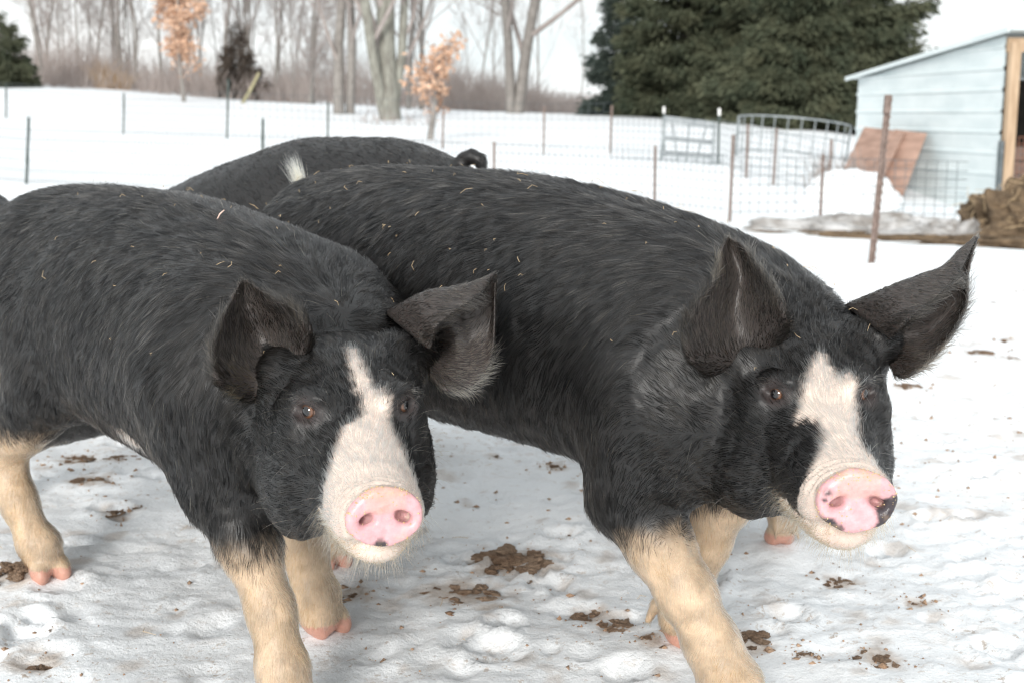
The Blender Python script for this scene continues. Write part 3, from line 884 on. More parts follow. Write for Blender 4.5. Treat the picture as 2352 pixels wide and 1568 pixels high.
def eye_material():
    m, t, bs = new_mat("pig_eye")
    at = N(t, "ShaderNodeTexCoord")
    sx = N(t, "ShaderNodeSeparateXYZ"); t.links.new(at.outputs['Object'], sx.inputs[0])
    rp = N(t, "ShaderNodeValToRGB")
    mr = N(t, "ShaderNodeMapRange"); mr.inputs[1].default_value = 0.004; mr.inputs[2].default_value = 0.0128
    t.links.new(sx.outputs['X'], mr.inputs[0]); t.links.new(mr.outputs[0], rp.inputs['Fac'])
    e = rp.color_ramp.elements
    e[0].position = 0.0; e[0].color = (0.35, 0.26, 0.22, 1)
    e[1].position = 0.25; e[1].color = (0.05, 0.02, 0.01, 1)
    for p, c in ((0.5, (0.16, 0.07, 0.035, 1)), (0.72, (0.05, 0.025, 0.015, 1)), (0.78, (0.004, 0.004, 0.005, 1))):
        k = e.new(p); k.color = c
    t.links.new(rp.outputs['Color'], bs.inputs['Base Color'])
    bs.inputs['Roughness'].default_value = 0.06
    bs.inputs['Coat Weight'].default_value = 1.0
    bs.inputs['Coat Roughness'].default_value = 0.02
    return m
MAT_FEED = noisy_mat('feed_crumbs', (0.50, 0.36, 0.17), (0.70, 0.55, 0.32), 90.0, 0.8)
MAT_SKIN, MAT_HAIR, MAT_EYE = skin_material(), hair_material(), eye_material()

BLACK = np.array((0.0075, 0.0075, 0.0078)); WHITE = np.array((0.90, 0.865, 0.78)); TAN = np.array((0.45, 0.30, 0.17)); CREAM = np.array((0.59, 0.50, 0.39))
SK_BLACK = np.array((0.016, 0.0155, 0.0155)); SK_WHITE = np.array((0.62, 0.52, 0.45)); SK_LEG = np.array((0.47, 0.35, 0.24)); SK_PINK = np.array((0.68, 0.38, 0.40))
SK_HOOF = np.array((0.56, 0.30, 0.23)); SK_GREY = np.array((0.045, 0.036, 0.035))

def coat(p, P):
    """pattern at world points: weights white (face), leg cream, tan, disc, hoof, greyskin"""
    q = (P - p['_S']) @ p['_HM'].T / p.get('hs', 1.0)
    s, y, z = -q[:, 0], q[:, 1], q[:, 2]
    lo = (P - p['_O']) @ p['_BM'].T
    n1 = vnoise(P, 90, 3) * 0.5 + vnoise(P, 240, 5) * 0.5
    n2 = fnoise(P, 22, 3, 9)
    r = np.sqrt(y*y + z*z)
    inhead = (s < 0.5) & (r < 0.30) & (s > -0.05)
    sj = s + n1 * 0.009
    yl = np.interp(sj, *p['yl']); yr = np.interp(sj, *p['yr'])
    yj = y + n1 * 0.0075
    zlow = np.interp(sj, *p['zlow'])
    dw = np.minimum(np.minimum(yj + yl, yr - yj), z - zlow + n1 * 0.006)
    chin = inhead & (sj < p['chin'][0]) & (z < p['chin'][1] + n1 * 0.01) & (s > -0.01)
    wprob = sstep(-0.010, 0.010, dw) * inhead
    wprob = np.where(chin, 1.0, wprob)
    white = wprob > 0.5
    zb = np.where(lo[:, 0] > -0.45, p['zfront'] + p.get('zslope', 0.0) * (lo[:, 0] + 0.02), np.where(lo[:, 1] < -0.10, p['zhind'], p.get('zhind_left', p['zhind'])))
    lprob = sstep(0.030, -0.034, P[:, 2] - zb + n1 * 0.010 + n2 * 0.012) * ~((s < 0.36) & (r < 0.19))
    leg = lprob > 0.5
    pat = np.zeros(len(P), bool)
    for c, rad in p.get('patches', ()):
        d = (P - np.array(c)) / np.array(rad)
        pat |= (d * d).sum(1) < 1 + n1 * 0.6
    disc = (s < 0.0165 - 0.004 * np.abs(n2)) & (r < 0.075) & (s > -0.03)
    hoofm = (P[:, 2] < 0.032 + n1 * 0.004)
    return dict(wprob=wprob, lprob=lprob, s=s, y=y, z=z, r=r, white=white, chin=chin, leg=leg, patch=pat, disc=disc, hoof=hoofm, inhead=inhead, n1=n1, n2=n2, lo=lo)

def skin_colors(p, P):
    c = coat(p, P)
    C = np.tile(SK_BLACK, (len(P), 1))
    wp = c['wprob'][:, None]
    C = C * (1 - wp) + SK_WHITE * wp
    C[c['patch']] = SK_WHITE * 0.8
    lp = c['lprob'][:, None]
    C = C * (1 - lp) + SK_LEG * (1 + 0.25 * fnoise(P, 40, 3, 44))[:, None] * lp
    for E, EM in p.get('_eyes', ()):
        d = np.linalg.norm((P - E) * 1.0, axis=1)
        w = sstep(0.034, 0.018, d)[:, None]
        C = C * (1 - w) + SK_GREY * w
    if 'disc_spots' in p:
        C[c['disc']] = SK_PINK
        top = c['disc'] & (c['z'] > 0.004) & (np.abs(c['y']) < 0.026)
        C[top] = C[top] * 0.7 + np.array((0.70, 0.40, 0.28)) * 0.3
        for (sy, sz, sr, ry) in p['disc_spots']:
            d = np.sqrt(((c['y'] - sy) / ry) ** 2 + (c['z'] - sz) ** 2) + c['n1'] * 0.0022
            w = (sstep(sr + 0.002, sr - 0.002, d) * c['disc'])[:, None]
            C = C * (1 - w) + np.array((0.055, 0.045, 0.05)) * w
        cr = (sstep(0.026, 0.034, c['z']) * c['disc'] * sstep(0.0, 0.5, vnoise(P, 150, 77) + 0.3) * 0.6)[:, None]
        C = C * (1 - cr) + np.array((0.62, 0.40, 0.30)) * cr
    nos = (c['s'] > 0.010) & (c['s'] < 0.065) & (c['r'] < 0.0335)
    C[nos] = (0.50, 0.29, 0.29)
    C[c['hoof']] = SK_HOOF
    mott = (1 + 0.10 * fnoise(P, 120, 3, 33))[:, None]
    C = C * np.where(c['disc'][:, None], mott, 1.0)
    dirty = sstep(0.1, 0.7, fnoise(P, 45, 3, 37)) * c['disc'] * 0.25
    C = C * (1 - dirty[:, None]) + np.array((0.55, 0.38, 0.25)) * dirty[:, None]
    mud = sstep(-0.2, 0.6, fnoise(P, 30, 3, 39)) * sstep(0.06, 0.02, c['s']) * c['white'] * ~c['disc'] * (c['r'] > 0.0335) * 0.5
    C = C * (1 - mud[:, None]) + np.array((0.50, 0.37, 0.32)) * mud[:, None]
    return np.concatenate([C, c['disc'][:, None].astype(float)], 1)

def sample_faces(V, Fc, n, w, rng):
    a = 0.5 * np.linalg.norm(np.cross(V[Fc[:, 2]] - V[Fc[:, 0]], V[Fc[:, 3]] - V[Fc[:, 1]]), axis=1)
    pr = a * w
    cs = np.cumsum(pr); cs /= cs[-1]
    i = np.searchsorted(cs, rng.rand(n))
    u, v = rng.rand(n), rng.rand(n)
    W = np.stack([(1-u)*(1-v), u*(1-v), u*v, (1-u)*v], 1)
    return i, W

def make_curves(name, root, d0, nrm, L, rad, col, parent, sag=0.25, npts=5, curl=None):
    n = len(root)
    T = np.linspace(0, 1, npts)
    pos = root[:, None, :] + L[:, None, None] * (d0[:, None, :] * T[None, :, None] - nrm[:, None, :] * (sag * T * T)[None, :, None])
    if curl is not None:
        pos += curl[:, None, :] * (T ** 2)[None, :, None]
    hc = bpy.data.hair_curves.new(name)
    hc.add_curves([npts] * n)
    hc.attributes['position'].data.foreach_set('vector', pos.astype(np.float32).ravel())
    ra = hc.attributes.new('radius', 'FLOAT', 'POINT') if 'radius' not in hc.attributes else hc.attributes['radius']
    taper = np.array([1.0, 0.95, 0.8, 0.55, 0.15]) if npts == 5 else np.linspace(1, 0.15, npts)
    ra.data.foreach_set('value', (rad[:, None] * taper[None, :]).astype(np.float32).ravel())
    ca = hc.attributes.new('hair_color', 'FLOAT_COLOR', 'CURVE')
    ca.data.foreach_set('color', np.concatenate([col, np.ones((n, 1))], 1).astype(np.float32).ravel())
    hc.materials.append(MAT_HAIR)
    return obj(name, hc, parent)

def clump(root, d0, nrm, L, sag, cell, amount, rng):
    """pull the tips of neighbouring hairs together; returns bend vectors and one random value per tuft"""
    q = root + np.stack([vnoise(root, 40, 51), vnoise(root, 40, 52), vnoise(root, 40, 53)], 1) * cell * 0.9
    k = np.floor(q / cell).astype(np.int64)
    key = (k[:, 0] * 73856093) ^ (k[:, 1] * 19349663) ^ (k[:, 2] * 83492791)
    _, inv = np.unique(key, return_inverse=True)
    n = inv.max() + 1
    tip = root + L[:, None] * (d0 - nrm * sag)
    cnt = np.bincount(inv, minlength=n)[:, None]
    mt = np.stack([np.bincount(inv, tip[:, a], n) for a in range(3)], 1) / cnt
    tv = rng.rand(n)[inv]
    am = amount * (0.5 + 0.5 * rng.rand(len(root)))
    return (mt[inv] - tip) * am[:, None], tv
def nrmz(A): return A / (np.linalg.norm(A, axis=1, keepdims=True) + 1e-12)

def hair_on_body(p, V, Fc, Nv, n, rng, parent, dens=None):
    i, W = sample_faces(V, Fc, n, np.ones(len(Fc)) if dens is None else dens, rng)
    R = np.einsum('nk,nkd->nd', W, V[Fc[i]]); Nn = nrmz(np.einsum('nk,nkd->nd', W, Nv[Fc[i]]))
    c = coat(p, R)
    keep = ~c['disc'] & ~c['hoof'] & (R[:, 2] > 0.02)
    for E, EM in p.get('_eyes', ()):
        keep &= (np.linalg.norm(R - E, axis=1) > 0.0195) & ((np.linalg.norm(R - E, axis=1) > 0.034) | (rng.rand(len(R)) < 0.4))
    keep &= ~((c['s'] > 0.0) & (c['s'] < 0.065) & (c['r'] < 0.0335))
    if '_S' in p:                                        # bare skin right behind the disc
        keep &= ~((c['s'] < 0.03) & (c['r'] < 0.07) & (rng.rand(len(R)) < 0.7))
    R, Nn = R[keep], Nn[keep]; c = {k: v[keep] for k, v in c.items()}
    m = len(R)
    c['white'] = rng.rand(m) < c['wprob']; c['leg'] = rng.rand(m) < c['lprob']
    HM, BM = p['_HM'], p['_BM']
    # flow
    wl = sstep(0.44, 0.34, R[:, 2]) * (1 - sstep(0.36, 0.30, c['s']) * (c['r'] < 0.25))
    wh = sstep(0.44, 0.30, c['s']) * sstep(0.30, 0.22, c['r'])
    lat = np.sign(c['lo'][:, 1])[:, None]
    side = np.clip((0.80 - R[:, 2]) / 0.3, 0, 1)[:, None]
    trunk = -BM[0] * (0.95 - 0.50 * side) + np.array((0, 0, -1.0)) * (0.40 + 0.95 * side) + BM[1] * lat * 0.25 * (1 - side)
    head = -HM[0] * 0.9 + HM[1] * (np.clip(c['y'] / 0.08, -1, 1) * 0.55)[:, None] + HM[2] * np.where(c['z'] > 0, 0.25, -0.45)[:, None]
    leg = np.array((0, 0, -1.0)) + BM[0] * -0.12
    fl = trunk * (1 - wh - wl)[:, None] + head * wh[:, None] + leg * wl[:, None]
    sw = np.stack([vnoise(R, 9, 11), vnoise(R, 9, 12), vnoise(R, 9, 13)], 1) * 0.28
    sw += np.stack([vnoise(R, 70, 21), vnoise(R, 70, 22), vnoise(R, 70, 23)], 1) * 0.24
    sw += np.stack([vnoise(R, 28, 24), vnoise(R, 28, 25), vnoise(R, 28, 26)], 1) * 0.26
    fl = nrmz(fl) + sw + rng.randn(m, 3) * 0.09
    fl = nrmz(fl - (fl * Nn).sum(1, keepdims=True) * Nn)
    crest = sstep(0.14, 0.02, np.abs(c['lo'][:, 1])) * sstep(0.66, 0.78, R[:, 2]) * (1 - wh)
    lift = 0.045 + 0.10 * crest + 0.09 * rng.rand(m) ** 2 + 0.15 * c['white'] * (c['s'] > 0.06) + 0.03 * wh + 0.05 * wl
    d0 = nrmz(fl * np.cos(lift)[:, None] + Nn * np.sin(lift)[:, None])
    Lh = 0.030 * (1 - wh - wl) + 0.013 * wh + 0.014 * wl + 0.010 * c['white'] * wh + 0.008 * (1 - c['leg']) * sstep(0.40, 0.33, R[:, 2]) * (1 - wh)
    Lh = Lh + 0.004 * crest
    muz = sstep(0.12, 0.05, c['s']) * (c['r'] < 0.12)
    Lh = Lh * (1 - 0.55 * muz)
    Lh *= 0.6 + 0.8 * rng.rand(m)
    rad = (0.00030 * (1 - wh - wl) + 0.00026 * wh + 0.00024 * wl) * (0.7 + 0.6 * rng.rand(m))
    # colour
    g = rng.rand(m, 1)
    if not p.get('detail', True): Lh = Lh * 0.55; rad = rad * 1.5; 
    C = BLACK * (0.7 + 0.9 * g) + np.array((0.012, 0.009, 0.006)) * (rng.rand(m, 1) ** 4) * 2.0
    wt = c['white'] | c['patch']
    wc = WHITE * (0.80 + 0.26 * g); C[wt] = np.minimum(wc, 0.95)[wt]
    tn = c['chin'] & (c['z'] < -0.055 + 0.02 * rng.randn(m))
    tc_ = TAN * (0.85 + 0.4 * g); C[tn] = np.minimum(tc_, 0.95)[tn]
    lg = c['leg']
    mixn = np.clip(0.46 + 1.5 * fnoise(R * np.array((1, 1, 0.45)), 26, 3, 91) + 3.2 * (0.15 - R[:, 2]), 0, 1)[:, None]
    lc = (CREAM * (1 - mixn) + TAN * mixn) * (0.9 + 0.3 * g); C[lg] = np.minimum(lc, 0.95)[lg]
    stray = (rng.rand(m) < 0.006) & ~wt & ~lg
    C[stray] = np.array((0.35, 0.28, 0.18))
    rad[wt | lg | tn] *= 1.05
    bend, tv = clump(R, d0, Nn, Lh, 0.02, 0.0095, 0.85, rng)
    bend *= (1 - 0.6 * wl - 0.35 * wh + 0.35 * wh * c['white'])[:, None]
    dark = ~(wt | lg | tn)
    band = np.clip(0.75 + 0.75 * vnoise(R * np.array((1, 1, 0.5)), 45, 63) + 0.35 * vnoise(R, 8, 64), 0.1, 1.8)
    lt = (tv ** 2.2 * band)[:, None]
    Cd = BLACK * (0.5 + 0.6 * g) + np.array((0.042, 0.037, 0.032)) * lt  # lighter brown-grey tufts put the coat's highlights into the hair colour
    C[dark & ~stray] = Cd[dark & ~stray]
    C[~dark] *= (0.80 + 0.24 * tv[~dark])[:, None]
    return make_curves('coat_hair', R, d0, Nn, Lh, rad, np.minimum(C, 0.95), parent, sag=0.02, curl=bend)

def make_pig(p, name, label, group, h, nhair, seed, detail=True):
    rng = np.random.RandomState(seed)
    Fd = build_fields(p)
    V, Fc = Fd.mesh(p['_O'], p['_BM'], p.get('lo', (-1.5, -.46, -0.012)), p.get('hi', (.75, .46, 1.0)), h)
    V = smooth_mesh(V, Fc, 4)
    Nb = vert_normals(V, Fc)
    amp = 0.0016 * fnoise(V, 35, 2, 4) * (V[:, 2] > 0.3)
    if detail:
        q = (V - p['_S']) @ p['_HM'].T / p.get('hs', 1.0)
        sq, rq = -q[:, 0], np.linalg.norm(q[:, 1:], axis=1)
        face = sstep(0.05, 0.10, sq) * sstep(0.50, 0.40, sq) * (rq < 0.26)
        fold = 1 - np.abs(fnoise(V * np.array((1.0, 1.0, 0.75)), 17, 2, 61))
        amp = amp + face * 0.0035 * (fold - 0.7) + face * 0.0012 * fnoise(V, 80, 2, 8)
        top = sstep(0.012, 0.022, sq) * sstep(0.075, 0.045, sq) * (q[:, 2] > 0.0) * (rq < 0.09)
        amp = amp + top * 0.0017 * np.sin(sq * 620 + 2.0 * vnoise(V, 60, 9))
        shank = sstep(0.30, 0.24, V[:, 2]) * sstep(0.02, 0.06, V[:, 2])
        amp = amp + shank * 0.0020 * (1 - np.abs(fnoise(V * np.array((1, 1, 0.35)), 24, 2, 95)) - 0.7)
        neck = sstep(0.34, 0.42, sq) * sstep(0.75, 0.55, sq) * (V[:, 2] > 0.35)
        amp = amp + neck * 0.004 * (1 - np.abs(fnoise(V, 11, 2, 71)) - 0.7)
        elbow = sstep(0.52, 0.42, V[:, 2]) * sstep(0.22, 0.30, V[:, 2]) * (sq > 0.3)
        amp = amp + elbow * 0.004 * (1 - np.abs(fnoise(V, 16, 2, 81)) - 0.7)
    V = V + Nb * amp[:, None]
    nbody = len(V)
    VV, FF = [V], [Fc]
    base = nbody
    earinfo = []
    for rows in p.get('ears', ()):
        v, f, fl, side, along = ear_patch(rows)
        earinfo.append((base, v, f, fl, side, along))
        VV.append(v); FF.append(f + base); base += len(v)
    C = [skin_colors(p, V)]
    for b, v, f, fl, side, along in earinfo:
        cc = np.tile(np.array((0.050, 0.042, 0.039, 0.0)), (len(v), 1))
        C.append(cc)
    VA, FA, CA = np.concatenate(VV), np.concatenate(FF), np.concatenate(C)
    # object at the thing's base: put the origin on the ground under the shoulders
    O = p['_O']
    root = empty(name, tuple(O))
    tag(root, label, 'pig', group)
    me = np_mesh('body', VA - O, FA, MAT_SKIN)
    ca = me.color_attributes.new('skin_color', 'FLOAT_COLOR', 'POINT')
    ca.data.foreach_set('color', CA.astype(np.float32).ravel())
    obj('body', me, root)
    p2 = dict(p)
    # eyes
    if detail:
        bm = bmesh.new(); bmesh.ops.create_uvsphere(bm, u_segments=24, v_segments=16, radius=0.0128)
        em = bpy.data.meshes.new('eye'); bm.to_mesh(em); bm.free()
        em.polygons.foreach_set("use_smooth", np.ones(len(em.polygons), bool)); em.materials.append(MAT_EYE)
        for E, EM in p['_eyes']:
            o = obj('eye', em, root)
            o.matrix_local = Matrix.Translation(Vector(E - O)) @ Matrix(EM.T.tolist()).to_4x4()
    # hair (built in world positions relative to the root)
    dens = None
    if detail:
        q = (V[Fc[:, 0]] - p['_S']) @ p['_HM'].T
        dens = 1.0 + 1.9 * ((-q[:, 0] < 0.42) & (np.linalg.norm(q[:, 1:], axis=1) < 0.25)) + 0.8 * (V[Fc[:, 0], 2] < 0.4)
    hb = hair_on_body(p, V, Fc, vert_normals(V, Fc), nhair, rng, root, dens)
    hb.location = tuple(-O)
    # ear hair
    for b, v, f, fl, side, along in earinfo:
        ne = 9000 if detail else 800
        nv_ = vert_normals(v, f)
        i, W = sample_faces(v, f, ne, np.ones(len(f)), rng)
        R = np.einsum('nk,nkd->nd', W, v[f[i]]); Nn = nrmz(np.einsum('nk,nkd->nd', W, nv_[f[i]]))
        F2 = np.einsum('nk,nkd->nd', W, fl[f[i]]); sd = (W * side[f[i]]).sum(1); al = (W * along[f[i]]).sum(1)
        F2 = nrmz(F2) + rng.randn(ne, 3) * 0.18 + np.stack([vnoise(R, 60, 31), vnoise(R, 60, 32), vnoise(R, 60, 33)], 1) * 0.3
        F2 = nrmz(F2 - (F2 * Nn).sum(1, keepdims=True) * Nn)
        lift = 0.22 + 0.15 * rng.rand(ne)
        d0 = nrmz(F2 * np.cos(lift)[:, None] + Nn * np.sin(lift)[:, None])
        Lh = (0.011 + 0.016 * (sd > 0.86) * (al < 0.75)) * (0.6 + 0.8 * rng.rand(ne))
        C = BLACK * (0.8 + 0.8 * rng.rand(ne, 1)) + np.array((0.10, 0.080, 0.058)) * (rng.rand(ne, 1) ** 3)
        for ctr, rr, colr in p.get('ear_light', ()):
            dd = np.linalg.norm((R - np.array(ctr)), axis=1) / rr + 0.35 * vnoise(R, 80, 41)
            sel = (dd < 1) & (rng.rand(ne) < 0.75)
            C[sel] = np.array(colr) * (0.7 + 0.5 * rng.rand(sel.sum(), 1))
        eh = make_curves('ear_hair', R, d0, Nn, Lh, 0.00026 * (0.7 + 0.6 * rng.rand(ne)), C, root)
        eh.location = tuple(-O)
    # whiskers, lashes and chin bristles
    if detail:
        S, HM = p['_S'], p['_HM']; hs = p.get('hs', 1.0)
        Rl, Dl, Ll, Cl = [], [], [], []
        for E, EM in p['_eyes']:
            for k in range(34):
                a = rng.uniform(-1, 1)
                Rl.append(E + EM[2]*(0.013 + 0.006*rng.rand()) + EM[1]*a*0.020 + EM[0]*0.009)
                Dl.append(unit(EM[0]*0.9 + EM[2]*rng.uniform(-0.1, 0.9) + EM[1]*(a*0.9 + rng.randn()*0.3)))
                Ll.append(rng.uniform(0.014, 0.034)); Cl.append((0.55, 0.48, 0.36) if rng.rand() < 0.6 else (0.06, 0.05, 0.04))
        Vn = vert_normals(V, Fc)
        q = (V - S) @ HM.T / hs
        ch = np.where((-q[:, 0] > 0.02) & (-q[:, 0] < 0.17) & (q[:, 2] < -0.03) & (np.linalg.norm(q[:, 1:], axis=1) < 0.14))[0]
        for k in rng.choice(ch, min(700, len(ch))):
            Rl.append(V[k]); Dl.append(unit(Vn[k]*0.55 - HM[0]*0.5 + np.array((0, 0, -0.45)) + rng.randn(3)*0.25)); Ll.append(rng.uniform(0.008, 0.034)); Cl.append(tuple(TAN * rng.uniform(0.7, 1.2)))
        ck = np.where((-q[:, 0] > 0.05) & (-q[:, 0] < 0.30) & (np.linalg.norm(q[:, 1:], axis=1) < 0.2))[0]
        for k in rng.choice(ck, 110):
            Rl.append(V[k]); Dl.append(unit(Vn[k]*0.8 - HM[0]*0.5 + rng.randn(3)*0.3)); Ll.append(rng.uniform(0.015, 0.035)); Cl.append((0.5, 0.43, 0.32))
        wr = make_curves('whisker_hair', np.array(Rl), np.array(Dl), np.tile((0, 0, 1.0), (len(Rl), 1)), np.array(Ll), np.full(len(Rl), 0.00020), np.minimum(np.array(Cl), 0.9), root, sag=0.35)
        wr.location = tuple(-O)
    if detail:
        q = (V - S) @ HM.T / hs
        on = np.where((-q[:, 0] < 0.020) & (-q[:, 0] > -0.02) & (np.linalg.norm(q[:, 1:], axis=1) < 0.07))[0]
        pr = np.where(q[on, 2] > 0.028, 6.0, 0.6) + np.where(np.linalg.norm(q[on, 1:], axis=1) > 0.038, 1.2, 0)
        kk = rng.choice(on, 300, p=pr / pr.sum())
        n_ = len(kk); oc = np.array([(1,0,0),(0,1,0),(-1,0,0),(0,-1,0),(0,0,0.8),(0,0,-.8)], float)
        sz = 0.0006 + 0.0011 * rng.rand(n_) ** 2
        cv = V[kk][:, None] + oc[None] * (1 + 0.4 * rng.randn(n_, 6, 1)) * sz[:, None, None] - O
        ft = np.array([(0,1,4),(1,2,4),(2,3,4),(3,0,4),(1,0,5),(2,1,5),(3,2,5),(0,3,5)])
        o = obj('feed_crumbs', np_mesh('feed_crumbs', cv.reshape(-1, 3), (ft[None] + np.arange(n_)[:, None, None]*6).reshape(-1, 3), MAT_FEED, False), root)
        o["kind"] = "stuff"
    return root, V, Fc, Fd
def snap_ears(p, shift):
    """set the root row of each ear into the head, move the rest with it"""
    Fd = build_fields(p)
    for e, sh in zip(p['ears_px'], shift):
        for ri, row in enumerate(e):
            for ci, (x, y, t) in enumerate(row):
                t2 = t + sh
                if ri == 0:
                    hit = Fd.hit(x, y, 1.3, 3.0)
                    t2 = (hit + 0.012) if hit is not None and abs(hit - t2) < 0.25 else t2 + 0.02
                row[ci] = (x, y, t2)
    p['ear_snapped'] = True
    p['ears'] = [ear_rows(e) for e in p['ears_px']]

PA = pig_a()
PA.update(yl=([-1, .108, .114, .12, .15, .175, .185, .195, .24, .30, .34, .355, 1], [.3, .3, .066, .057, .040, .026, .002, -.006, -.004, -.001, -.008, -.04, -.04]),
          yr=([-1, .06, .09, .12, .15, .18, .21, .24, .27, .30, .33, .355, 1], [.3, .3, .075, .062, .054, .046, .037, .030, .026, .022, .017, -.02, -.02]),
          zlow=([-1, .13, .14, 1], [-.2, -.2, -.06, -.06]), chin=(.14, -.030), zfront=.305, zhind=.335, zhind_left=.20,
          disc_spots=[(-.006, -.036, .0085, 1.0)],
          patches=[(U(325, 1000, 2.30), (.085, .05, .020))])
PB = pig_b()
PB.update(yl=([-1, .04, .055, .083, .118, .148, .158, .168, .18, .208, .24, .262, .28, 1], [.3, .3, .050, .030, .015, .017, .036, .042, .032, .022, .006, -.008, -.04, -.04]),
          yr=([-1, 0, .06, .09, .12, .165, .185, .21, .24, .26, .28, 1], [.05, .05, .042, .031, .030, .042, .045, .040, .026, .014, -.02, -.02]),
          zlow=([-1, .06, .075, 1], [-.06, -.06, -.02, -.02]), chin=(.150, -.044), zfront=.315, zhind=.33, zslope=.35,
          disc_spots=[(.047, -.014, .024, 1.0), (.038, -.034, .016, 1.0), (-.034, -.030, .011, 1.0), (-.022, -.034, .006, 1.0), (-.042, .004, .003, 1.0), (-.036, .014, .0035, 1.6)])
snap_ears(PA, (-0.14, 0.0)); snap_ears(PB, (-0.15, 0.0))
PA['ear_light'] = [(U(1040, 850, 2.05), 0.075, (0.42, 0.36, 0.26)), (U(560, 880, 1.9), 0.035, (0.25, 0.20, 0.13))]
PB['ear_light'] = [(U(1650, 610, 1.9), 0.03, (0.22, 0.18, 0.13)), (U(2090, 820, 2.0), 0.05, (0.10, 0.08, 0.06))]
VOX = 0.0045
NH = 190000
rootA, VA_, FA_, FdA = make_pig(PA, 'pig', 'foremost left black pig whose pink snout has one dark spot, narrow white forehead stripe', 'black pigs in the snowy yard', VOX, NH, 1)
rootB, VB_, FB_, FdB = make_pig(PB, 'pig', 'foremost right black pig with broad white blaze and pink snout edged in black', 'black pigs in the snowy yard', VOX, NH, 2)

# ---- tail tuft of the right pig
def tuft(root, O, base, up, n, seed):
    rng = np.random.RandomState(seed)
    R = base + rng.randn(n, 3) * 0.006
    D = nrmz(unit(up) + rng.randn(n, 3) * 0.13)
    L = rng.uniform(0.045, 0.085, n)
    C = np.minimum(np.array((0.80, 0.66, 0.42)) * rng.uniform(0.7, 1.1, (n, 1)), 0.95)
    o = make_curves('tail_hair', R, D, np.tile(unit((0.5, 0.2, -0.2)), (n, 1)), L, np.full(n, 0.0004), C, root, sag=0.18)
    o.location = tuple(-O)
_tb = PB['tail'][0][0][-1]
tuft(rootB, PB['_O'], _tb, U(684, 380, 3.0) - U(692, 445, 3.0), 230, 3)
# ---- the pigs behind
GEN = [(-1.15, .66, .60, .02), (-1.12, .75, .50, .12), (-1.0, .845, .44, .20), (-.75, .90, .40, .235), (-.45, .905, .385, .245), (-.2, .875, .385, .24), (0, .82, .40, .22), (.10, .77, .43, .18), (.18, .70, .49, .12), (.21, .62, .58, .02)]
def simple_coat(p):
    p.update(yl=([-1, 1], [-.02, -.02]), yr=([-1, 1], [-.02, -.02]), zlow=([-1, 1], [0, 0]), chin=(-1, 0), zfront=.28*p['hs'], zhind=.30*p['hs'])
    return p
GENC = [(-1.15, .66, .60, .02), (-1.12, .76, .50, .13), (-1.0, .865, .44, .21), (-.8, .915, .40, .24), (-.6, .915, .385, .245), (-.35, .855, .385, .24), (-.1, .76, .39, .22), (.05, .69, .41, .19), (.18, .63, .46, .12), (.21, .56, .52, .02)]
PC = simple_coat(other_pig((-1.13, 4.05, 0), -112.0, 1.02, GENC, 42.0, (.40, 0, .26), front=-.30, hind=-.72))
PC['neck'] = ((-0.08, 0, 0.49), 0.18, (0.40, 0, -.04), 0.13)
_c = lambda x, z, y=0.0: PC['O'] + 1.02*(x*frame((math.sin(math.radians(-112)), -math.cos(math.radians(-112)), 0))[0]) + np.array((0, 0, z))
PC['tail'] = [([_c(-1.00, .76), _c(-1.035, .84), _c(-1.05, .875), _c(-1.075, .888), _c(-1.10, .875), _c(-1.11, .835)], [.030, .022, .017, .015, .014, .011])]
build_fields(PC); head_ears(PC)
rootC, VC_, FC_, _ = make_pig(PC, 'pig', 'black pig behind the two front pigs, only its arched back and curled tail showing', 'black pigs in the snowy yard', 0.009, 45000, 4, False)
SMALLP = [(x, z*0.86 if z > .5 else z, b*0.9, w*0.9) for x, z, b, w in GEN]
PD = simple_coat(other_pig((0.50, 3.68, 0), 185.0, 0.84, SMALLP, 35.0, (.50, 0, .34), hipx=-0.86))
_s = hoof_ground(1792, 1252)
PD['O'] += np.array((_s[0] - PD['legs'][2]['foot'][0], _s[1] - PD['legs'][2]['foot'][1], 0)); _O = PD['O']
PD = simple_coat(other_pig(_O, 185.0, 0.84, SMALLP, 35.0, (.50, 0, .34), hipx=-0.86))
build_fields(PD); head_ears(PD)
make_pig(PD, 'pig', 'pig hidden behind the right pig, only a muddy hoof showing under its chin', 'black pigs in the snowy yard', 0.009, 12000, 5, False)
PE = simple_coat(other_pig((-2.50, 3.75, 0), -92.0, 0.95, GEN, 20.0, (.58, 0, .50)))
build_fields(PE); head_ears(PE)
make_pig(PE, 'pig', 'dark hump of a pig cut off by the left picture edge', 'black pigs in the snowy yard', 0.010, 12000, 6, False)
# ================================================================== SHED AND YARD THINGS
MAT_METAL_WHITE = noisy_mat('white_metal_siding', (0.58, 0.65, 0.66), (0.69, 0.75, 0.755), 1.2, 0.45, spec=0.4, stretch=(1, 1, 3))
MAT_WOOD = noisy_mat('pale_lumber', (0.36, 0.25, 0.16), (0.52, 0.385, 0.265), 3.0, 0.8, bump=0.3, stretch=(4, 4, 0.5))
MAT_PLY = noisy_mat('plywood', (0.30, 0.19, 0.145), (0.46, 0.30, 0.235), 2.2, 0.8, bump=0.2, stretch=(1, 1, 5))
MAT_RUST = noisy_mat('rusty_steel', (0.13, 0.095, 0.08), (0.25, 0.19, 0.165), 30.0, 0.75, bump=0.3)
MAT_GREEN = noisy_mat('green_steel', (0.035, 0.05, 0.045), (0.06, 0.085, 0.08), 20.0, 0.55)
MAT_WHITE_TIP = noisy_mat('white_paint', (0.70, 0.70, 0.68), (0.80, 0.80, 0.78), 10.0, 0.6)
MAT_WIRE = noisy_mat('galvanised_wire', (0.09, 0.11, 0.115), (0.17, 0.19, 0.20), 12.0, 0.5, metallic=0.3)
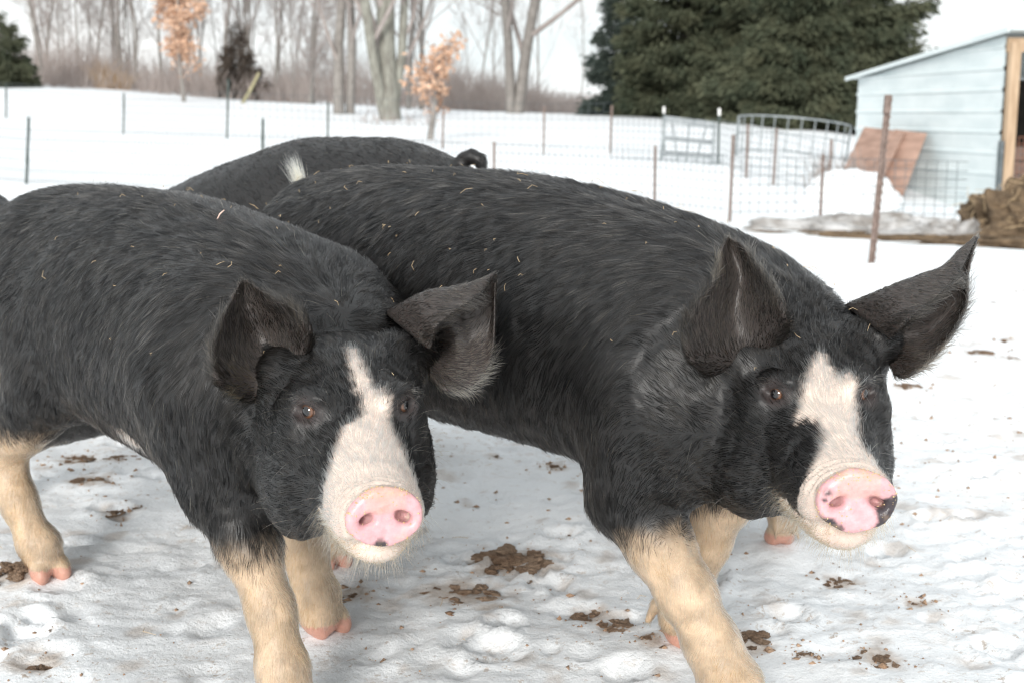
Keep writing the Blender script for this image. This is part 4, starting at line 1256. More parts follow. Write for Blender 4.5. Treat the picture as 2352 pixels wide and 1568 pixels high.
MAT_WIRE_RUST = noisy_mat('rusty_wire', (0.16, 0.075, 0.05), (0.28, 0.13, 0.08), 14.0, 0.8)
MAT_GALV = noisy_mat('galvanised_tube', (0.24, 0.27, 0.28), (0.38, 0.41, 0.42), 6.0, 0.45, metallic=0.2)
MAT_RAIL = noisy_mat('grey_rail', (0.22, 0.24, 0.25), (0.34, 0.36, 0.37), 6.0, 0.5)
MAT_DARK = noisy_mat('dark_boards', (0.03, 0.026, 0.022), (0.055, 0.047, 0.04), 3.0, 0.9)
MAT_MUD = noisy_mat('manure', (0.10, 0.070, 0.045), (0.24, 0.17, 0.105), 9.0, 0.95, bump=0.9, bscale=30, bdist=0.05)
MAT_DIRTY_SNOW = noisy_mat('dirty_snow', (0.24, 0.22, 0.20), (0.62, 0.62, 0.62), 3.2, 0.85, bump=0.8, bscale=12, p0=0.38, p1=0.72, bdist=0.06)
MAT_HAY = noisy_mat('hay', (0.30, 0.22, 0.10), (0.48, 0.38, 0.20), 8.0, 0.9)

def norm3(v): v = np.asarray(v, float); return v / np.linalg.norm(v)

def build_shed():
    A = U(1972, 183, 23.0)           # far low end of the side wall, at the roof
    B = U(2312, 82, 18.1)            # near high end
    A0 = np.array((A[0], A[1], terrain(A[None, :2])[0] - 0.15)); B0 = np.array((B[0], B[1], terrain(B[None, :2])[0] - 0.15))
    root = empty('metal_shed', tuple(B0))
    tag(root, 'white corrugated metal shed with sloping roof and open dark front', 'shed')
    O = B0
    d = B - A; d[2] = 0; Lw = np.linalg.norm(d); d /= Lw                # along the wall, towards the viewer
    n = np.array((-d[1], d[0], 0.0));
    if n[0] > 0: n = -n                                                # outward (left)
    W = 5.0                                                            # shed width towards the right
    # siding: horizontal ribs, each course one sheet
    course = 0.30
    zmin, zmax = min(A0[2], B0[2]), B[2]
    def roofz(f): return A[2] + (B[2] - A[2]) * f                       # f 0 far .. 1 near
    prof = [(0.0, 0.0), (0.10, 0.0), (0.125, 0.022), (0.155, 0.022), (0.18, 0.0), (0.30, 0.0)]
    z = zmin
    while z < zmax:
        f0 = 0.0 if z < A[2] else (z - A[2]) / (B[2] - A[2])
        mb = MB()
        NS = 26
        fs = np.linspace(max(f0 - 0.3, 0.0), 1, NS)
        rows = []
        for zz, off in prof:
            row = []
            for f in fs:
                zt = min(z + zz, roofz(f) - 0.01)
                p = A + d * Lw * f; p = np.array((p[0], p[1], zt)) + n * (off + 0.004 * (zz / course))
                row.append(p - O)
            rows.append(row)
        vs = [p for r in rows for p in r]
        back = [p - n * 0.02 for p in vs]
        k = len(vs); fc = []
        for i in range(len(prof) - 1):
            for j in range(NS - 1):
                q = [i*NS+j, i*NS+j+1, (i+1)*NS+j+1, (i+1)*NS+j]
                fc.append(q); fc.append([x + k for x in q[::-1]])
        mb.add(vs + back, fc)
        mb.build('siding_panel', MAT_METAL_WHITE, root)
        z += course
    # roof sheet with overhang, white edge trim
    r = np.array((-n[0], -n[1], 0))
    up = np.array((0, 0, 0.03))
    a, b = A - d*0.25 + n*0.10, B + d*0.30 + n*0.10
    sl = (B - A) / Lw
    a = A - sl*0.25 + n*0.10 + up; b = B + sl*0.30 + n*0.10 + up
    MB().add([q - O for q in (a, b, b + r*W, a + r*W, a + up, b + up, b + r*W + up, a + r*W + up)],
             [(0,3,2,1),(4,5,6,7),(0,1,5,4),(1,2,6,5),(2,3,7,6),(3,0,4,7)]).build('roof', MAT_METAL_WHITE, root)
    e0, e1 = a + n*0.02 - up*0.9, b + n*0.02 - up*0.9
    MB().add([q - O for q in (e0, e1, e1 + n*0.03, e0 + n*0.03, e0 + up*2.3, e1 + up*2.3, e1 + up*2.3 + n*0.03, e0 + up*2.3 + n*0.03)],
             [(0,3,2,1),(4,5,6,7),(0,1,5,4),(1,2,6,5),(2,3,7,6),(3,0,4,7)]).build('roof_trim', MAT_METAL_WHITE, root)
    # back and far walls, inside lining
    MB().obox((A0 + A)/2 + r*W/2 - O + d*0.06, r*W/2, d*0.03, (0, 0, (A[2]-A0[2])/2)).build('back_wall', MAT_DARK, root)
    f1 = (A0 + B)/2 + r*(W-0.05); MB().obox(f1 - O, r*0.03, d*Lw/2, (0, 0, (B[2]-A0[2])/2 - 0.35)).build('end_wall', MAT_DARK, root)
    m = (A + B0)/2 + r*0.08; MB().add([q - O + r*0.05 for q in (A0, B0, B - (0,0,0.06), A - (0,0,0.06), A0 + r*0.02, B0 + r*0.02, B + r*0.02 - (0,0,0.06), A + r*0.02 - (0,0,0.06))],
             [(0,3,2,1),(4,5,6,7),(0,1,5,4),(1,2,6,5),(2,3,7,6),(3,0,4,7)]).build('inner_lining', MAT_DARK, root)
    # posts and header of the open front
    ph = (B[2] - B0[2]) / 2
    MB().obox(np.array((0, 0, ph - 0.05)) + r*0.10 + d*0.07, r*0.075, d*0.05, (0, 0, ph - 0.05)).build('corner_post', MAT_WOOD, root)
    MB().obox(B - O + r*(W/2) + d*0.02 + (0, 0, -0.13), r*(W/2 - 0.01), d*0.035, (0, 0, 0.10)).build('header_beam', MAT_WOOD, root)
    MB().obox(np.array((0, 0, ph - 0.05)) + r*W*0.6 + d*0.05, r*0.07, d*0.05, (0, 0, ph - 0.07)).build('corner_post', MAT_WOOD, root)
    MB().obox(np.array((0, 0, 0.6)) - r*0.03 + d*0.10, r*0.03, d*0.03, (0, 0, 0.62)).build('side_stake', MAT_WIRE, root)
    # rusty wire panel across the front
    w = MB()
    for i in range(28): 
        p = r*(0.2 + i*0.085) + d*0.16
        w.tube([p + (0, 0, 0.1), p + (0, 0, 1.28)], 0.006, 4)
    for i in range(13):
        p = d*0.165 + (0, 0, 0.1 + i*0.098)
        w.tube([p + r*0.19, p + r*2.5], 0.006, 4)
    o = w.build('wire_panel', MAT_WIRE_RUST, root); tag(o, 'rusty red wire panel across the opening', kind='stuff')
    # boards behind the panel
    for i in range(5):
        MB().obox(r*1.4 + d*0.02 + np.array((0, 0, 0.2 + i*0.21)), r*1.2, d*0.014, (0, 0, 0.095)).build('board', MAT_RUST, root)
    return A, B, A0, B0, d, n, r
SH = build_shed()

def board(name, TL, TR, BR, thick, mat, label):
    TL, TR, BR = map(np.asarray, (TL, TR, BR))
    e1, e2 = TR - TL, BR - TR
    nn = norm3(np.cross(e1, e2)) * thick
    BL = TL + e2
    c = BR
    # slightly warped sheet
    vs, fs = [], []
    n1, n2 = 8, 6
    for s in (0, 1):
        for i in range(n1 + 1):
            for j in range(n2 + 1):
                p = TL + e1 * i / n1 + e2 * j / n2 + nn * (s + 0.8 * math.sin(i * 0.6) * math.sin(j * 0.5)) - c
                vs.append(p)
    k = (n1 + 1) * (n2 + 1)
    ix = lambda s, i, j: s * k + i * (n2 + 1) + j
    for i in range(n1):
        for j in range(n2):
            fs.append([ix(0,i,j), ix(0,i,j+1), ix(0,i+1,j+1), ix(0,i+1,j)]); fs.append([ix(1,i,j), ix(1,i+1,j), ix(1,i+1,j+1), ix(1,i,j+1)])
    for i in range(n1):
        for j in (0, n2):
            q = [ix(0,i,j), ix(0,i+1,j), ix(1,i+1,j), ix(1,i,j)]; fs.append(q if j == 0 else q[::-1])
    for j in range(n2):
        for i in (0, n1):
            q = [ix(0,i,j), ix(1,i,j), ix(1,i,j+1), ix(0,i,j+1)]; fs.append(q if i == 0 else q[::-1])
    o = obj(name, np_mesh(name, vs, fs, mat, False)); o.location = tuple(c)
    return tag(o, label, 'board')
_br = U(2068, 455, 19.6) + np.array((0, 0, -0.1))
board('plywood_sheet', U(2056, 298, 20.95), U(2129, 307, 20.35), _br, 0.012, MAT_PLY, 'narrower plywood sheet leaning on the shed wall, right of the wide one')
board('plywood_sheet', U(1985, 292, 22.3), U(2078, 303, 20.65), U(2008, 455, 19.75), 0.014, MAT_PLY, 'wide plywood sheet leaning on the shed wall, its foot buried in snow')

def lump(name, c, rad, mat, seed, amp=0.35, fs=2.5, res=40, label=None, cat=None, kind=None, rz=0.0, flat=0.0, parent=None):
    """an uneven mound sitting on the ground: half ellipsoid with noise"""
    vs, fc = [], []
    nu, nv = res * 2, res
    u = np.linspace(0, 2*math.pi, nu, endpoint=False); v = np.linspace(0, 1, nv)
    Uu, Vv = np.meshgrid(u, v, indexing='ij')
    ph = Vv * math.pi * 0.62
    D = np.stack([np.cos(Uu)*np.sin(ph), np.sin(Uu)*np.sin(ph), np.cos(ph)], -1).reshape(-1, 3)
    r = 1 + amp * fnoise(D * 1.0, fs, 5, seed, 0.55)
    P = D * r[:, None] * np.array(rad)
    idx = np.arange(nu*nv).reshape(nu, nv)
    a = idx; b = np.roll(idx, -1, 0)
    F4 = np.stack([a[:, :-1], a[:, 1:], b[:, 1:], b[:, :-1]], -1).reshape(-1, 4)
    me = np_mesh(name, P, F4, mat)
    o = obj(name, me, parent); o.location = tuple(c); o.rotation_euler = (0, 0, rz)
    tag(o, label, cat, None, kind)
    return o
# snow drift against the boards, dirty bank by the fence, manure heap in front of the shed
def gp(x, y, t):
    p = U(x, y, t); p[2] = terrain(p[None, :2])[0]; return p
c = gp(1950, 460, 19.0); lump('snow_drift', c - (0, 0, 0.05), (0.75, 0.9, 0.54), MAT_SNOW, 5, 0.18, 1.6, 36, 'white snow drift piled against the leaning plywood sheets', 'snow drift')
c = gp(1985, 520, 15.3); lump('snow_bank', c - (0, 0, 0.10), (1.55, 0.55, 0.30), MAT_DIRTY_SNOW, 9, 0.38, 2.6, 60, 'long grey dirty snow bank along the wire fence', 'snow bank')
c = gp(2185, 525, 14.9); lump('snow_bank', c - (0, 0, 0.08), (0.40, 0.35, 0.26), MAT_DIRTY_SNOW, 14, 0.40, 3.0, 36, 'small icy snow bank end beside the manure heap', 'snow bank')
c = gp(2400, 520, 15.2); lump('manure_heap', c - (0, 0, 0.10), (1.0, 1.1, 0.72), MAT_MUD, 21, 0.26, 3.2, 100, 'brown heap of manure and bedding before the open shed', 'manure heap')
for k, (x, y, t, rx, ry) in enumerate(((1860, 535, 14.3, 1.0, .25), (2090, 552, 13.9, 1.3, .3), (2330, 562, 13.4, 1.0, .35))):
    c = gp(x, y, t)
    lump('mud_patch', c - (0, 0, 0.02), (rx, ry, 0.075), MAT_MUD, 30 + k, 0.45, 3.0, 36, ('brown mud strip below the left end of the dirty snow bank', 'brown mud strip along the foot of the dirty snow bank', 'trampled brown mud in front of the manure heap')[k], 'mud')

# ------------------------------------------------------------------ fences
def t_post_mesh(h, mat_idx=True):
    mb = MB()
    mb.box((-0.019, -0.003, -0.25), (0.019, 0.003, h)); mb.box((-0.003, 0.0035, -0.25), (0.003, 0.034, h))
    z = 0.05
    while z < h - 0.02:
        mb.box((-0.008, -0.012, z), (0.008, -0.0035, z + 0.02)); z += 0.055
    return mb
def add_post(parent, base, top, mat, rel, name='post', tip=None):
    base, top = np.asarray(base, float), np.asarray(top, float)
    h = np.linalg.norm(top - base)
    o = t_post_mesh(h).build(name, mat, parent)
    q = Vector(tuple(top - base)).to_track_quat('Z', 'Y')
    o.matrix_local = Matrix.Translation(Vector(tuple(base - rel))) @ q.to_matrix().to_4x4()
    if tip:
        t = MB().box((-0.021, -0.005, h - 0.12), (0.021, 0.036, h + 0.003)).build('post_tip', tip, o)
    return o
def wire_panel(parent, rel, pts, h, vstep, hstep, rad, mat, z0=0.05):
    w = MB()
    for (a, b) in zip(pts[:-1], pts[1:]):
        L = np.linalg.norm((b - a)[:2]); n = max(int(L / vstep), 1)
        for i in range(n):
            p = a + (b - a) * i / n - rel
            w.tube([p + (0, 0, z0), p + (0, 0, h)], rad, 3, False)
    nh = int((h - z0) / hstep)
    for k in range(nh + 1):
        z = h - k * hstep
        w.tube([p - rel + (0, 0, z) for p in pts], rad, 3, False)
    o = w.build('wire_mesh', mat, parent)
    o["kind"] = "stuff"
    return o
def gpt(x, t):
    p = at_ground(x, t); p[2] = terrain(p[None, :2])[0]; return p
def top_at(x, y, base):
    """point over base's distance seen at picture x, y"""
    t = base[1]*CP + (CAM_H - base[2])*SP
    for _ in range(4):
        p = U(x, y, t); t += (base[1] - p[1]) * CP
    return U(x, y, t)
# near fence, three runs
NF = [(-300, 20.5), (62, 19.5), (604, 19.0), (1137, 18.5), (1501, 18.0), (1678, 17.2), (1886, 17.7), (2215, 17.6)]
nb = [gpt(*q) for q in NF]
f1 = empty('wire_fence', tuple(nb[3])); tag(f1, 'green T-post fence with wire mesh along the back of the yard', 'fence')
rel = nb[3]
for (x, yt), b_, mt, tp in (((68, 270), nb[1], MAT_GREEN, None), ((606, 273), nb[2], MAT_GREEN, None), ((1137, 325), nb[3], MAT_RUST, None), ((1503, 335), nb[4], MAT_RUST, None), ((1687, 310), nb[5], MAT_RUST, None), ((1893, 355), nb[6], MAT_RUST, None)):
    add_post(f1, b_, top_at(x, yt, b_), mt, rel, 'post', tp)
wire_panel(f1, rel, [nb[0], nb[1], nb[2], nb[3] - (0.3, 0, 0)], 0.86, 0.062, 0.155, 0.0038, MAT_WIRE)
wire_panel(f1, rel, [nb[3], nb[4], nb[5] + (0, .3, 0)], 0.84, 0.085, 0.12, 0.0042, MAT_WIRE)
wire_panel(f1, rel, [nb[5], nb[6], nb[7]], 0.82, 0.13, 0.12, 0.0050, MAT_WIRE)
# far fence
FFp = [(-200, 36), (15, 34), (285, 31), (523, 27), (754, 27), (1018, 26), (1250, 25.5), (1403, 25)]
fb = [gpt(*q) for q in FFp]
f2 = empty('wire_fence', tuple(fb[4])); tag(f2, 'faint thin wire fence crossing the snowy field behind the near fence', 'fence')
for (x, yt), b_ in zip(((15, 195), (286, 215), (526, 182), (755, 235), (1020, 248), (1252, 245), (1407, 243)), fb[1:]):
    add_post(f2, b_, top_at(x, yt, b_), MAT_GREEN if x < 900 else MAT_RUST, fb[4])
wire_panel(f2, fb[4], fb, 0.95, 0.15, 0.16, 0.0034, MAT_WIRE)
# small pen to the right of the field fence
PFp = [(1522, 24), (1648, 22.5), (1716, 21), (1778, 20.5), (1905, 19.3)]
pb = [gpt(*q) for q in PFp]
f3 = empty('wire_fence', tuple(pb[2])); tag(f3, 'short run of wire fence between the metal gate and the hay ring', 'fence')
for (x, yt), b_ in zip(((1523, 246), (1650, 250), (1720, 286), (1786, 296), (1912, 320)), pb):
    add_post(f3, b_, top_at(x, yt, b_), MAT_GREEN if x < 1700 else MAT_RUST, pb[2], tip=MAT_WHITE_TIP if x < 1700 else None)
wire_panel(f3, pb[2], [gpt(1405, 23.0), pb[1] + (0, -.4, 0), pb[2], pb[3], pb[4]], 0.80, 0.10, 0.12, 0.0042, MAT_WIRE)
# the single rusty post in the yard
b_ = hoof_ground(2005, 610); b_[2] = gz(b_[0], b_[1])
fp = empty('fence_post', tuple(b_)); tag(fp, 'tall rusty studded T-post standing alone behind the right pig', 'post')
o = add_post(fp, b_, top_at(2046, 220, b_), MAT_RUST, b_, 'shaft', MAT_RUST)
lump('post_foot', (0, 0, -0.01), (0.13, 0.11, 0.035), MAT_SNOW, 3, 0.2, 2, 14, parent=fp)

# ------------------------------------------------------------------ tubular gate panel
def gate_panel():
    t = 22.8
    TL, TR, BR, BL = U(1526, 268, t + .3), U(1641, 283, t - .3), U(1636, 391, t - .3), U(1518, 384, t + .3)
    base = (BL + BR) / 2
    base[2] = terrain(base[None, :2])[0]
    root = empty('gate_panel', tuple(base)); tag(root, 'small grey metal gate with four flat rails and splayed bars', 'gate')
    lerp = lambda a, b, f: a + (b - a) * f
    nn = norm3(np.cross(TR - TL, BL - TL))
    for f, hw in ((0.05, 0.06), (0.42, 0.042), (0.72, 0.042), (0.95, 0.06)):
        a, b = lerp(TL, BL, f), lerp(TR, BR, f)
        MB().obox((a + b)/2 - base, (b - a)/2, nn*0.012, norm3(BL - TL)*hw).build('rail', MAT_RAIL, root)
    for a, b in ((TL, BL), (TR, BR)):
        MB().tube([a - base, b - base], 0.022, 8).build('stile', MAT_GALV, root, True)
    for fa, fb_ in ((0.14, 0.33), (0.50, 0.48), (0.86, 0.62)):
        MB().tube([lerp(TL, TR, fa) - base + nn*0.02, lerp(BL, BR, fb_) - base + nn*0.02], 0.015, 6).build('stay', MAT_GALV, root, True)
gate_panel()

# ------------------------------------------------------------------ hay ring
def hay_ring():
    c = U(1815, 345, 25.0); R = 1.08
    c[2] = 0.17
    root = empty('hay_ring', tuple(c)); root.rotation_euler = (math.radians(5), math.radians(4), 0)
    tag(root, 'round galvanised hay feeder ring half buried in the snow', 'feeder')
    for z, r in ((0.02, .016), (0.36, .014), (0.70, .018)):
        pts = [(R*math.cos(a), R*math.sin(a), z) for a in np.linspace(-0.30, math.pi + 0.10, 33)]
        MB().tube(pts, r, 6, False).build('hoop', MAT_GALV, root, True)
    for k in range(15):
        a = -0.30 + (math.pi + 0.40)*k/14
        p = np.array((R*math.cos(a), R*math.sin(a), 0))
        MB().tube([p*0.985 + (0, 0, -0.3), p + (0, 0, 0.70)], 0.012, 6).build('upright', MAT_GALV, root, True)
hay_ring()
# leaning yellow-green pole in the field
a = U(553, 226, 47); b = U(595, 168, 46.5); a[2] = terrain(a[None, :2])[0] - 0.1
o = MB().tube([a - a, (b - a)*0.5 + (0.02, 0, 0), b - a], [0.07, 0.06, 0.05], 8).build('leaning_pole', noisy_mat('weathered_pole', (0.28, 0.26, 0.15), (0.42, 0.38, 0.24), 5), None, True)
o.location = tuple(a); tag(o, 'pale yellowish pole leaning in the snow before the dark conifer', 'pole')
# ================================================================== TREES
MAT_BARK = noisy_mat('grey_bark', (0.17, 0.155, 0.142), (0.30, 0.28, 0.26), 6.0, 0.95, bump=0.6, stretch=(3, 3, 0.6))
MAT_BARK_GREEN = noisy_mat('lichen_bark', (0.15, 0.14, 0.12), (0.30, 0.30, 0.26), 4.0, 0.95, bump=0.7, stretch=(3, 3, 0.6))
MAT_TWIG = noisy_mat('twigs', (0.26, 0.225, 0.21), (0.37, 0.33, 0.31), 2.0, 0.95)
MAT_BRUSH = noisy_mat('brush_stems', (0.30, 0.25, 0.23), (0.47, 0.41, 0.38), 0.6, 0.95)
MAT_OAK = noisy_mat('dry_oak_leaves', (0.48, 0.29, 0.19), (0.68, 0.47, 0.34), 1.7, 0.8)
MAT_GRASS = noisy_mat('dry_grass', (0.42, 0.30, 0.20), (0.58, 0.44, 0.31), 1.5, 0.9)
def spruce_mat(name, c0, c1):
    return noisy_mat(name, c0, c1, 1.3, 0.8, spec=0.2, p0=0.3, p1=0.7)
MAT_SPR_A = spruce_mat('spruce_needles', (0.042, 0.058, 0.038), (0.14, 0.145, 0.09))
MAT_SPR_B = spruce_mat('blue_spruce_needles', (0.034, 0.050, 0.044), (0.085, 0.105, 0.088))
MAT_SPR_C = spruce_mat('brown_conifer', (0.07, 0.055, 0.045), (0.13, 0.105, 0.085))

def branch_tree(seed, height, r0, trunks, spread, levels=4, twig=1.0, first=0.35, straight=0.8):
    """returns (trunk MB, branch MB)"""
    rng = random.Random(seed)
    T, B = MB(), MB()
    def grow(p, d, L, r, lev, mb):
        n = 5 if lev < 2 else 3
        pts, rs = [p], [r]
        q = np.array(p, float); dd = np.array(d, float)
        for i in range(n):
            dd = dd + np.array((rng.gauss(0, 1), rng.gauss(0, 1), rng.gauss(0, 0.6))) * (0.07 if lev == 0 else 0.16) + np.array((0, 0, 0.05 if lev else 0.02))
            dd /= np.linalg.norm(dd)
            q = q + dd * L / n
            pts.append(q.copy()); rs.append(r * (1 - (0.62 if lev == 0 else 0.75) * (i + 1) / n))
        mb.tube(pts, rs, (8, 5, 4, 3, 3)[lev], False)
        if lev >= levels: return
        nb = (11, 7, 6, 5)[min(lev, 3)]
        for k in range(nb):
            f = (first if lev == 0 else 0.25) + (1 - (first if lev == 0 else 0.25)) * (k + rng.random()) / nb
            i = min(int(f * n), n - 1); g = f * n - i
            bp = pts[i] * (1 - g) + pts[i+1] * g
            br = rs[i] * (1 - g) + rs[i+1] * g
            a = rng.uniform(0, 2*math.pi)
            ax = pts[i+1] - pts[i]; ax = ax / np.linalg.norm(ax)
            s1 = np.cross(ax, (0.3, 0.5, 0.8)); s1 /= np.linalg.norm(s1); s2 = np.cross(ax, s1)
            ang = rng.uniform(0.45, 0.95) * spread
            nd = ax * math.cos(ang) + (s1 * math.cos(a) + s2 * math.sin(a)) * math.sin(ang)
            grow(bp, nd, L * rng.uniform(0.28, 0.50) * (1.15 - 0.45 * f), max(br * rng.uniform(0.35, 0.6), 0.006 * twig), lev + 1, B)
    for (ox, oy, lx, ly, rr, hh) in trunks:
        grow(np.array((ox, oy, -0.3)), np.array((lx, ly, 1.0)) / math.sqrt(lx*lx + ly*ly + 1), height * hh, r0 * rr, 0, T)
    return T, B
def bare_tree(name, base, parts, label, group=None, rz=0.0, sc=1.0, mats=(None, None)):
    root = empty(name, tuple(base), rz); root.scale = (sc, sc, sc)
    tag(root, label, 'tree', group)
    if isinstance(parts[0], MB):
        parts = (np_mesh('trunk', parts[0].v, parts[0].f, mats[0] or MAT_BARK), np_mesh('branches', parts[1].v, parts[1].f, mats[1] or MAT_TWIG))
    obj('trunk', parts[0], root); obj('branches', parts[1], root)
    return root, parts

# prominent trees in the field
b_ = gpt(898, 40.5)
bare_tree('bare_tree', b_, branch_tree(3, 13.5, 0.36, [(0, 0, -.03, 0, 1.0, 1.0), (0.12, 0, .07, .02, .62, .95), (-0.1, 0.1, -.13, .05, .52, .95), (.05, .1, .12, .1, .45, .9)], 0.95, 4, first=0.12), 'thickest bare tree, several grey trunks rising from one dark base', None, 0.4, 1.0, (MAT_BARK_GREEN, None))
b_ = gpt(778, 44)
bare_tree('bare_tree', b_, branch_tree(8, 13.0, 0.20, [(0, 0, -.03, 0, 1.0, 1.0), (0.32, 0.4, .03, 0, .85, 1.0)], 1.0, 4, first=0.15), 'bare tree with two slim parallel trunks left of the thickest tree')
b_ = gpt(1181, 48)
bare_tree('bare_tree', b_, branch_tree(15, 14.0, 0.23, [(-.1, 0, -.05, 0, .85, 1.0), (0.1, 0.0, .10, 0, 1.0, .95)], 1.05, 4, first=0.15), 'bare forked tree whose two trunks part just left of the big spruces')
b_ = gpt(937, 52)
bare_tree('bare_tree', b_, branch_tree(18, 12.0, 0.13, [(0, 0, 0, 0, 1.0, 1.0), (0.5, .3, .03, 0, .8, .9)], 0.8, 3, first=0.2), 'slender pair of bare trunks just right of the thickest tree')
b_ = gpt(710, 55)
bare_tree('bare_tree', b_, branch_tree(28, 5.5, 0.10, [(0, 0, .1, 0, 1.0, 1.0), (0.2, .2, -.2, 0, .8, .9)], 1.2, 4, first=0.1), 'low spreading leafless shrub tree at the right end of the wood')
# the wood: shared meshes, each tree its own object
wood = []
for s, (hgt, rr, sp) in enumerate(((13, .060, .7), (14, .078, .7), (11, .048, .75), (15, .085, .65), (9, .04, .85))):
    T_, B_ = branch_tree(40 + s, hgt, rr, [(0, 0, 0.02*(s-2), 0, 1.0, 1.0)], sp, 4, twig=1.2, first=0.12)
    wood.append((np_mesh('trunk', T_.v, T_.f, MAT_BARK), np_mesh('branches', B_.v, B_.f, MAT_TWIG)))
rng = random.Random(5)
spots = []
for k in range(48): spots.append((rng.uniform(95, 690), rng.uniform(57, 80)))
for k in range(14): spots.append((rng.uniform(690, 1340), rng.uniform(72, 110)))
for k, (x, t) in enumerate(spots):
    left = x < 700
    bare_tree('bare_tree', gpt(x, t), wood[k % 5], ('thin bare grey tree in the wood left of the taller oak sapling' if x < 385 else 'thin bare grey tree in the wood behind the taller oak sapling and brownish conifer' if x < 570 else 'thin bare grey tree at the right end of the wood') if left else 'distant thin bare tree on the skyline behind the middle of the field', 'trees of the bare wood' if left else 'far skyline trees', rng.uniform(0, 6.28), rng.uniform(0.75, 1.15))

# brush along the edge of the wood: uncountable stems
def thicket(name, label, x0, x1, t0, t1, n, h0, h1, mat, seed, tilt=0.25):
    rng = np.random.RandomState(seed)
    mb_v, mb_f = [], []
    x = rng.uniform(x0, x1, n); t = rng.uniform(t0, t1, n)
    X = (x - 1176) / FPX * t; Y = t / CP + 0.0
    Z = terrain(np.stack([X, Y], 1))
    hh = rng.uniform(h0, h1, n) * (0.6 + 0.6 * np.clip(0.5 + vnoise(np.stack([X*0.35, Y*0.1, X*0], 1), 1.0, 3), 0, 1))
    r = rng.uniform(0.008, 0.022, n)
    d = rng.randn(n, 2) * tilt; d2 = d + rng.randn(n, 2) * tilt * 1.6
    P0 = np.stack([X, Y, Z - 0.1], 1); P1 = P0 + np.stack([d[:, 0]*hh*.5, d[:, 1]*hh*.5, hh*.55], 1); P2 = P1 + np.stack([d2[:, 0]*hh*.5, d2[:, 1]*hh*.5, hh*.45], 1)
    V = []
    for P, k in ((P0, 1.0), (P1, 0.7), (P2, 0.3)):
        for a in (0, 2.094, 4.189):
            V.append(P + np.stack([np.cos(a)*r*k, np.sin(a)*r*k, np.zeros(n)], 1))
    V = np.stack(V, 1).reshape(-1, 3)                 # n x 9
    base = np.arange(n)[:, None] * 9
    q = []
    for s in (0, 3):
        for a in range(3):
            b = (a + 1) % 3
            q.append(base + np.array([[s + a, s + b, s + 3 + b, s + 3 + a]]))
    o = obj(name, np_mesh(name, V, np.concatenate(q), mat, False))
    return tag(o, label, 'brush', None, 'stuff')
thicket('brush', 'brown leafless brush along the edge of the wood', -50, 720, 56, 72, 5200, 0.5, 2.4, MAT_BRUSH, 1)
thicket('brush', 'low brown brush on the far edge of the field left of the spruces', 1000, 1480, 58, 75, 4500, 0.6, 2.0, MAT_BRUSH, 2)
thicket('brush', 'sparse grey saplings standing behind the thick bare trees', 640, 1060, 62, 80, 1700, 1.0, 3.0, MAT_BRUSH, 3)
thicket('dry_weeds', 'thin dry weeds poking through snow near the hay ring', 1860, 1985, 18.8, 20.5, 90, 0.25, 0.75, MAT_BRUSH, 6, 0.15)
thicket('dry_weeds', 'few dry weeds around the base of the thickest tree', 820, 990, 36, 40, 70, 0.3, 1.0, MAT_BRUSH, 7, 0.3)
thicket('dry_grass', 'clump of pale dry grass at the edge of the wood', 225, 300, 57, 59, 500, 0.8, 1.6, MAT_GRASS, 8, 0.35)

# conifers
def conifer_mesh(seed, H, R, n, mat, gap=0.12, drop=0.35, size=0.34, zb=0.03):
    rng = np.random.RandomState(seed)
    # branches arranged in whorls; sprays along each branch
    nb = int(H * 17)
    zf = zb + (1 - zb) * (1 - np.sqrt(1 - rng.rand(nb) * 0.995))      # more low down
    zf = np.sort(zb + (0.985 - zb) * (np.arange(nb) / nb) ** 1.25)
    az = rng.uniform(0, 2*math.pi, nb)
    lob = 1 + 0.22 * np.sin(az * 3 + seed) + 0.30 * rng.randn(nb) * 0.6
    Lb = R * (1 - zf) ** 0.75 * np.clip(lob, 0.45, 1.5) + 0.12
    per = np.maximum((n * Lb / Lb.sum()).astype(int), 3)
    bi = np.repeat(np.arange(nb), per)
    m = len(bi)
    f = np.clip(rng.rand(m) ** 0.6, 0.08, 1.0)
    L = Lb[bi]; A = az[bi] + rng.randn(m) * 0.10 / np.maximum(f, .3)
    out = L * f
    z = zf[bi] * H - drop * out * 0.55 + 0.16 * out * f**2 + rng.randn(m) * 0.10
    P = np.stack([np.cos(A) * out, np.sin(A) * out, z], 1)
    P += rng.randn(m, 3) * 0.07
    dirv = np.stack([np.cos(A), np.sin(A), -0.25 - 0.35*rng.rand(m)], 1) + rng.randn(m, 3) * 0.35
    dirv /= np.linalg.norm(dirv, axis=1, keepdims=True)
    side = np.cross(dirv, np.array((0, 0, 1.0)) + rng.randn(m, 3) * 0.5); side /= np.linalg.norm(side, axis=1, keepdims=True)
    up = np.cross(side, dirv)
    s = size * (0.5 + 0.8 * rng.rand(m)) * (0.55 + 0.45 * (1 - zf[bi]))
    w = s * 0.13
    c = [P, P + dirv*s[:, None]*0.45 + side*w[:, None], P + dirv*s[:, None] - up*(0.15*s)[:, None], P + dirv*s[:, None]*0.45 - side*w[:, None]]
    V = np.stack(c, 1).reshape(-1, 3)
    Fq = np.arange(m*4).reshape(m, 4)
    # vertical hanging blade crossing each spray
    c2 = [P, P + dirv*s[:, None]*0.5 + up*w[:, None]*0.8, P + dirv*s[:, None]*0.95, P + dirv*s[:, None]*0.5 - up*w[:, None]*1.2]
    V2 = np.stack(c2, 1).reshape(-1, 3)
    return np.concatenate([V, V2]), np.concatenate([Fq, Fq + m*4])
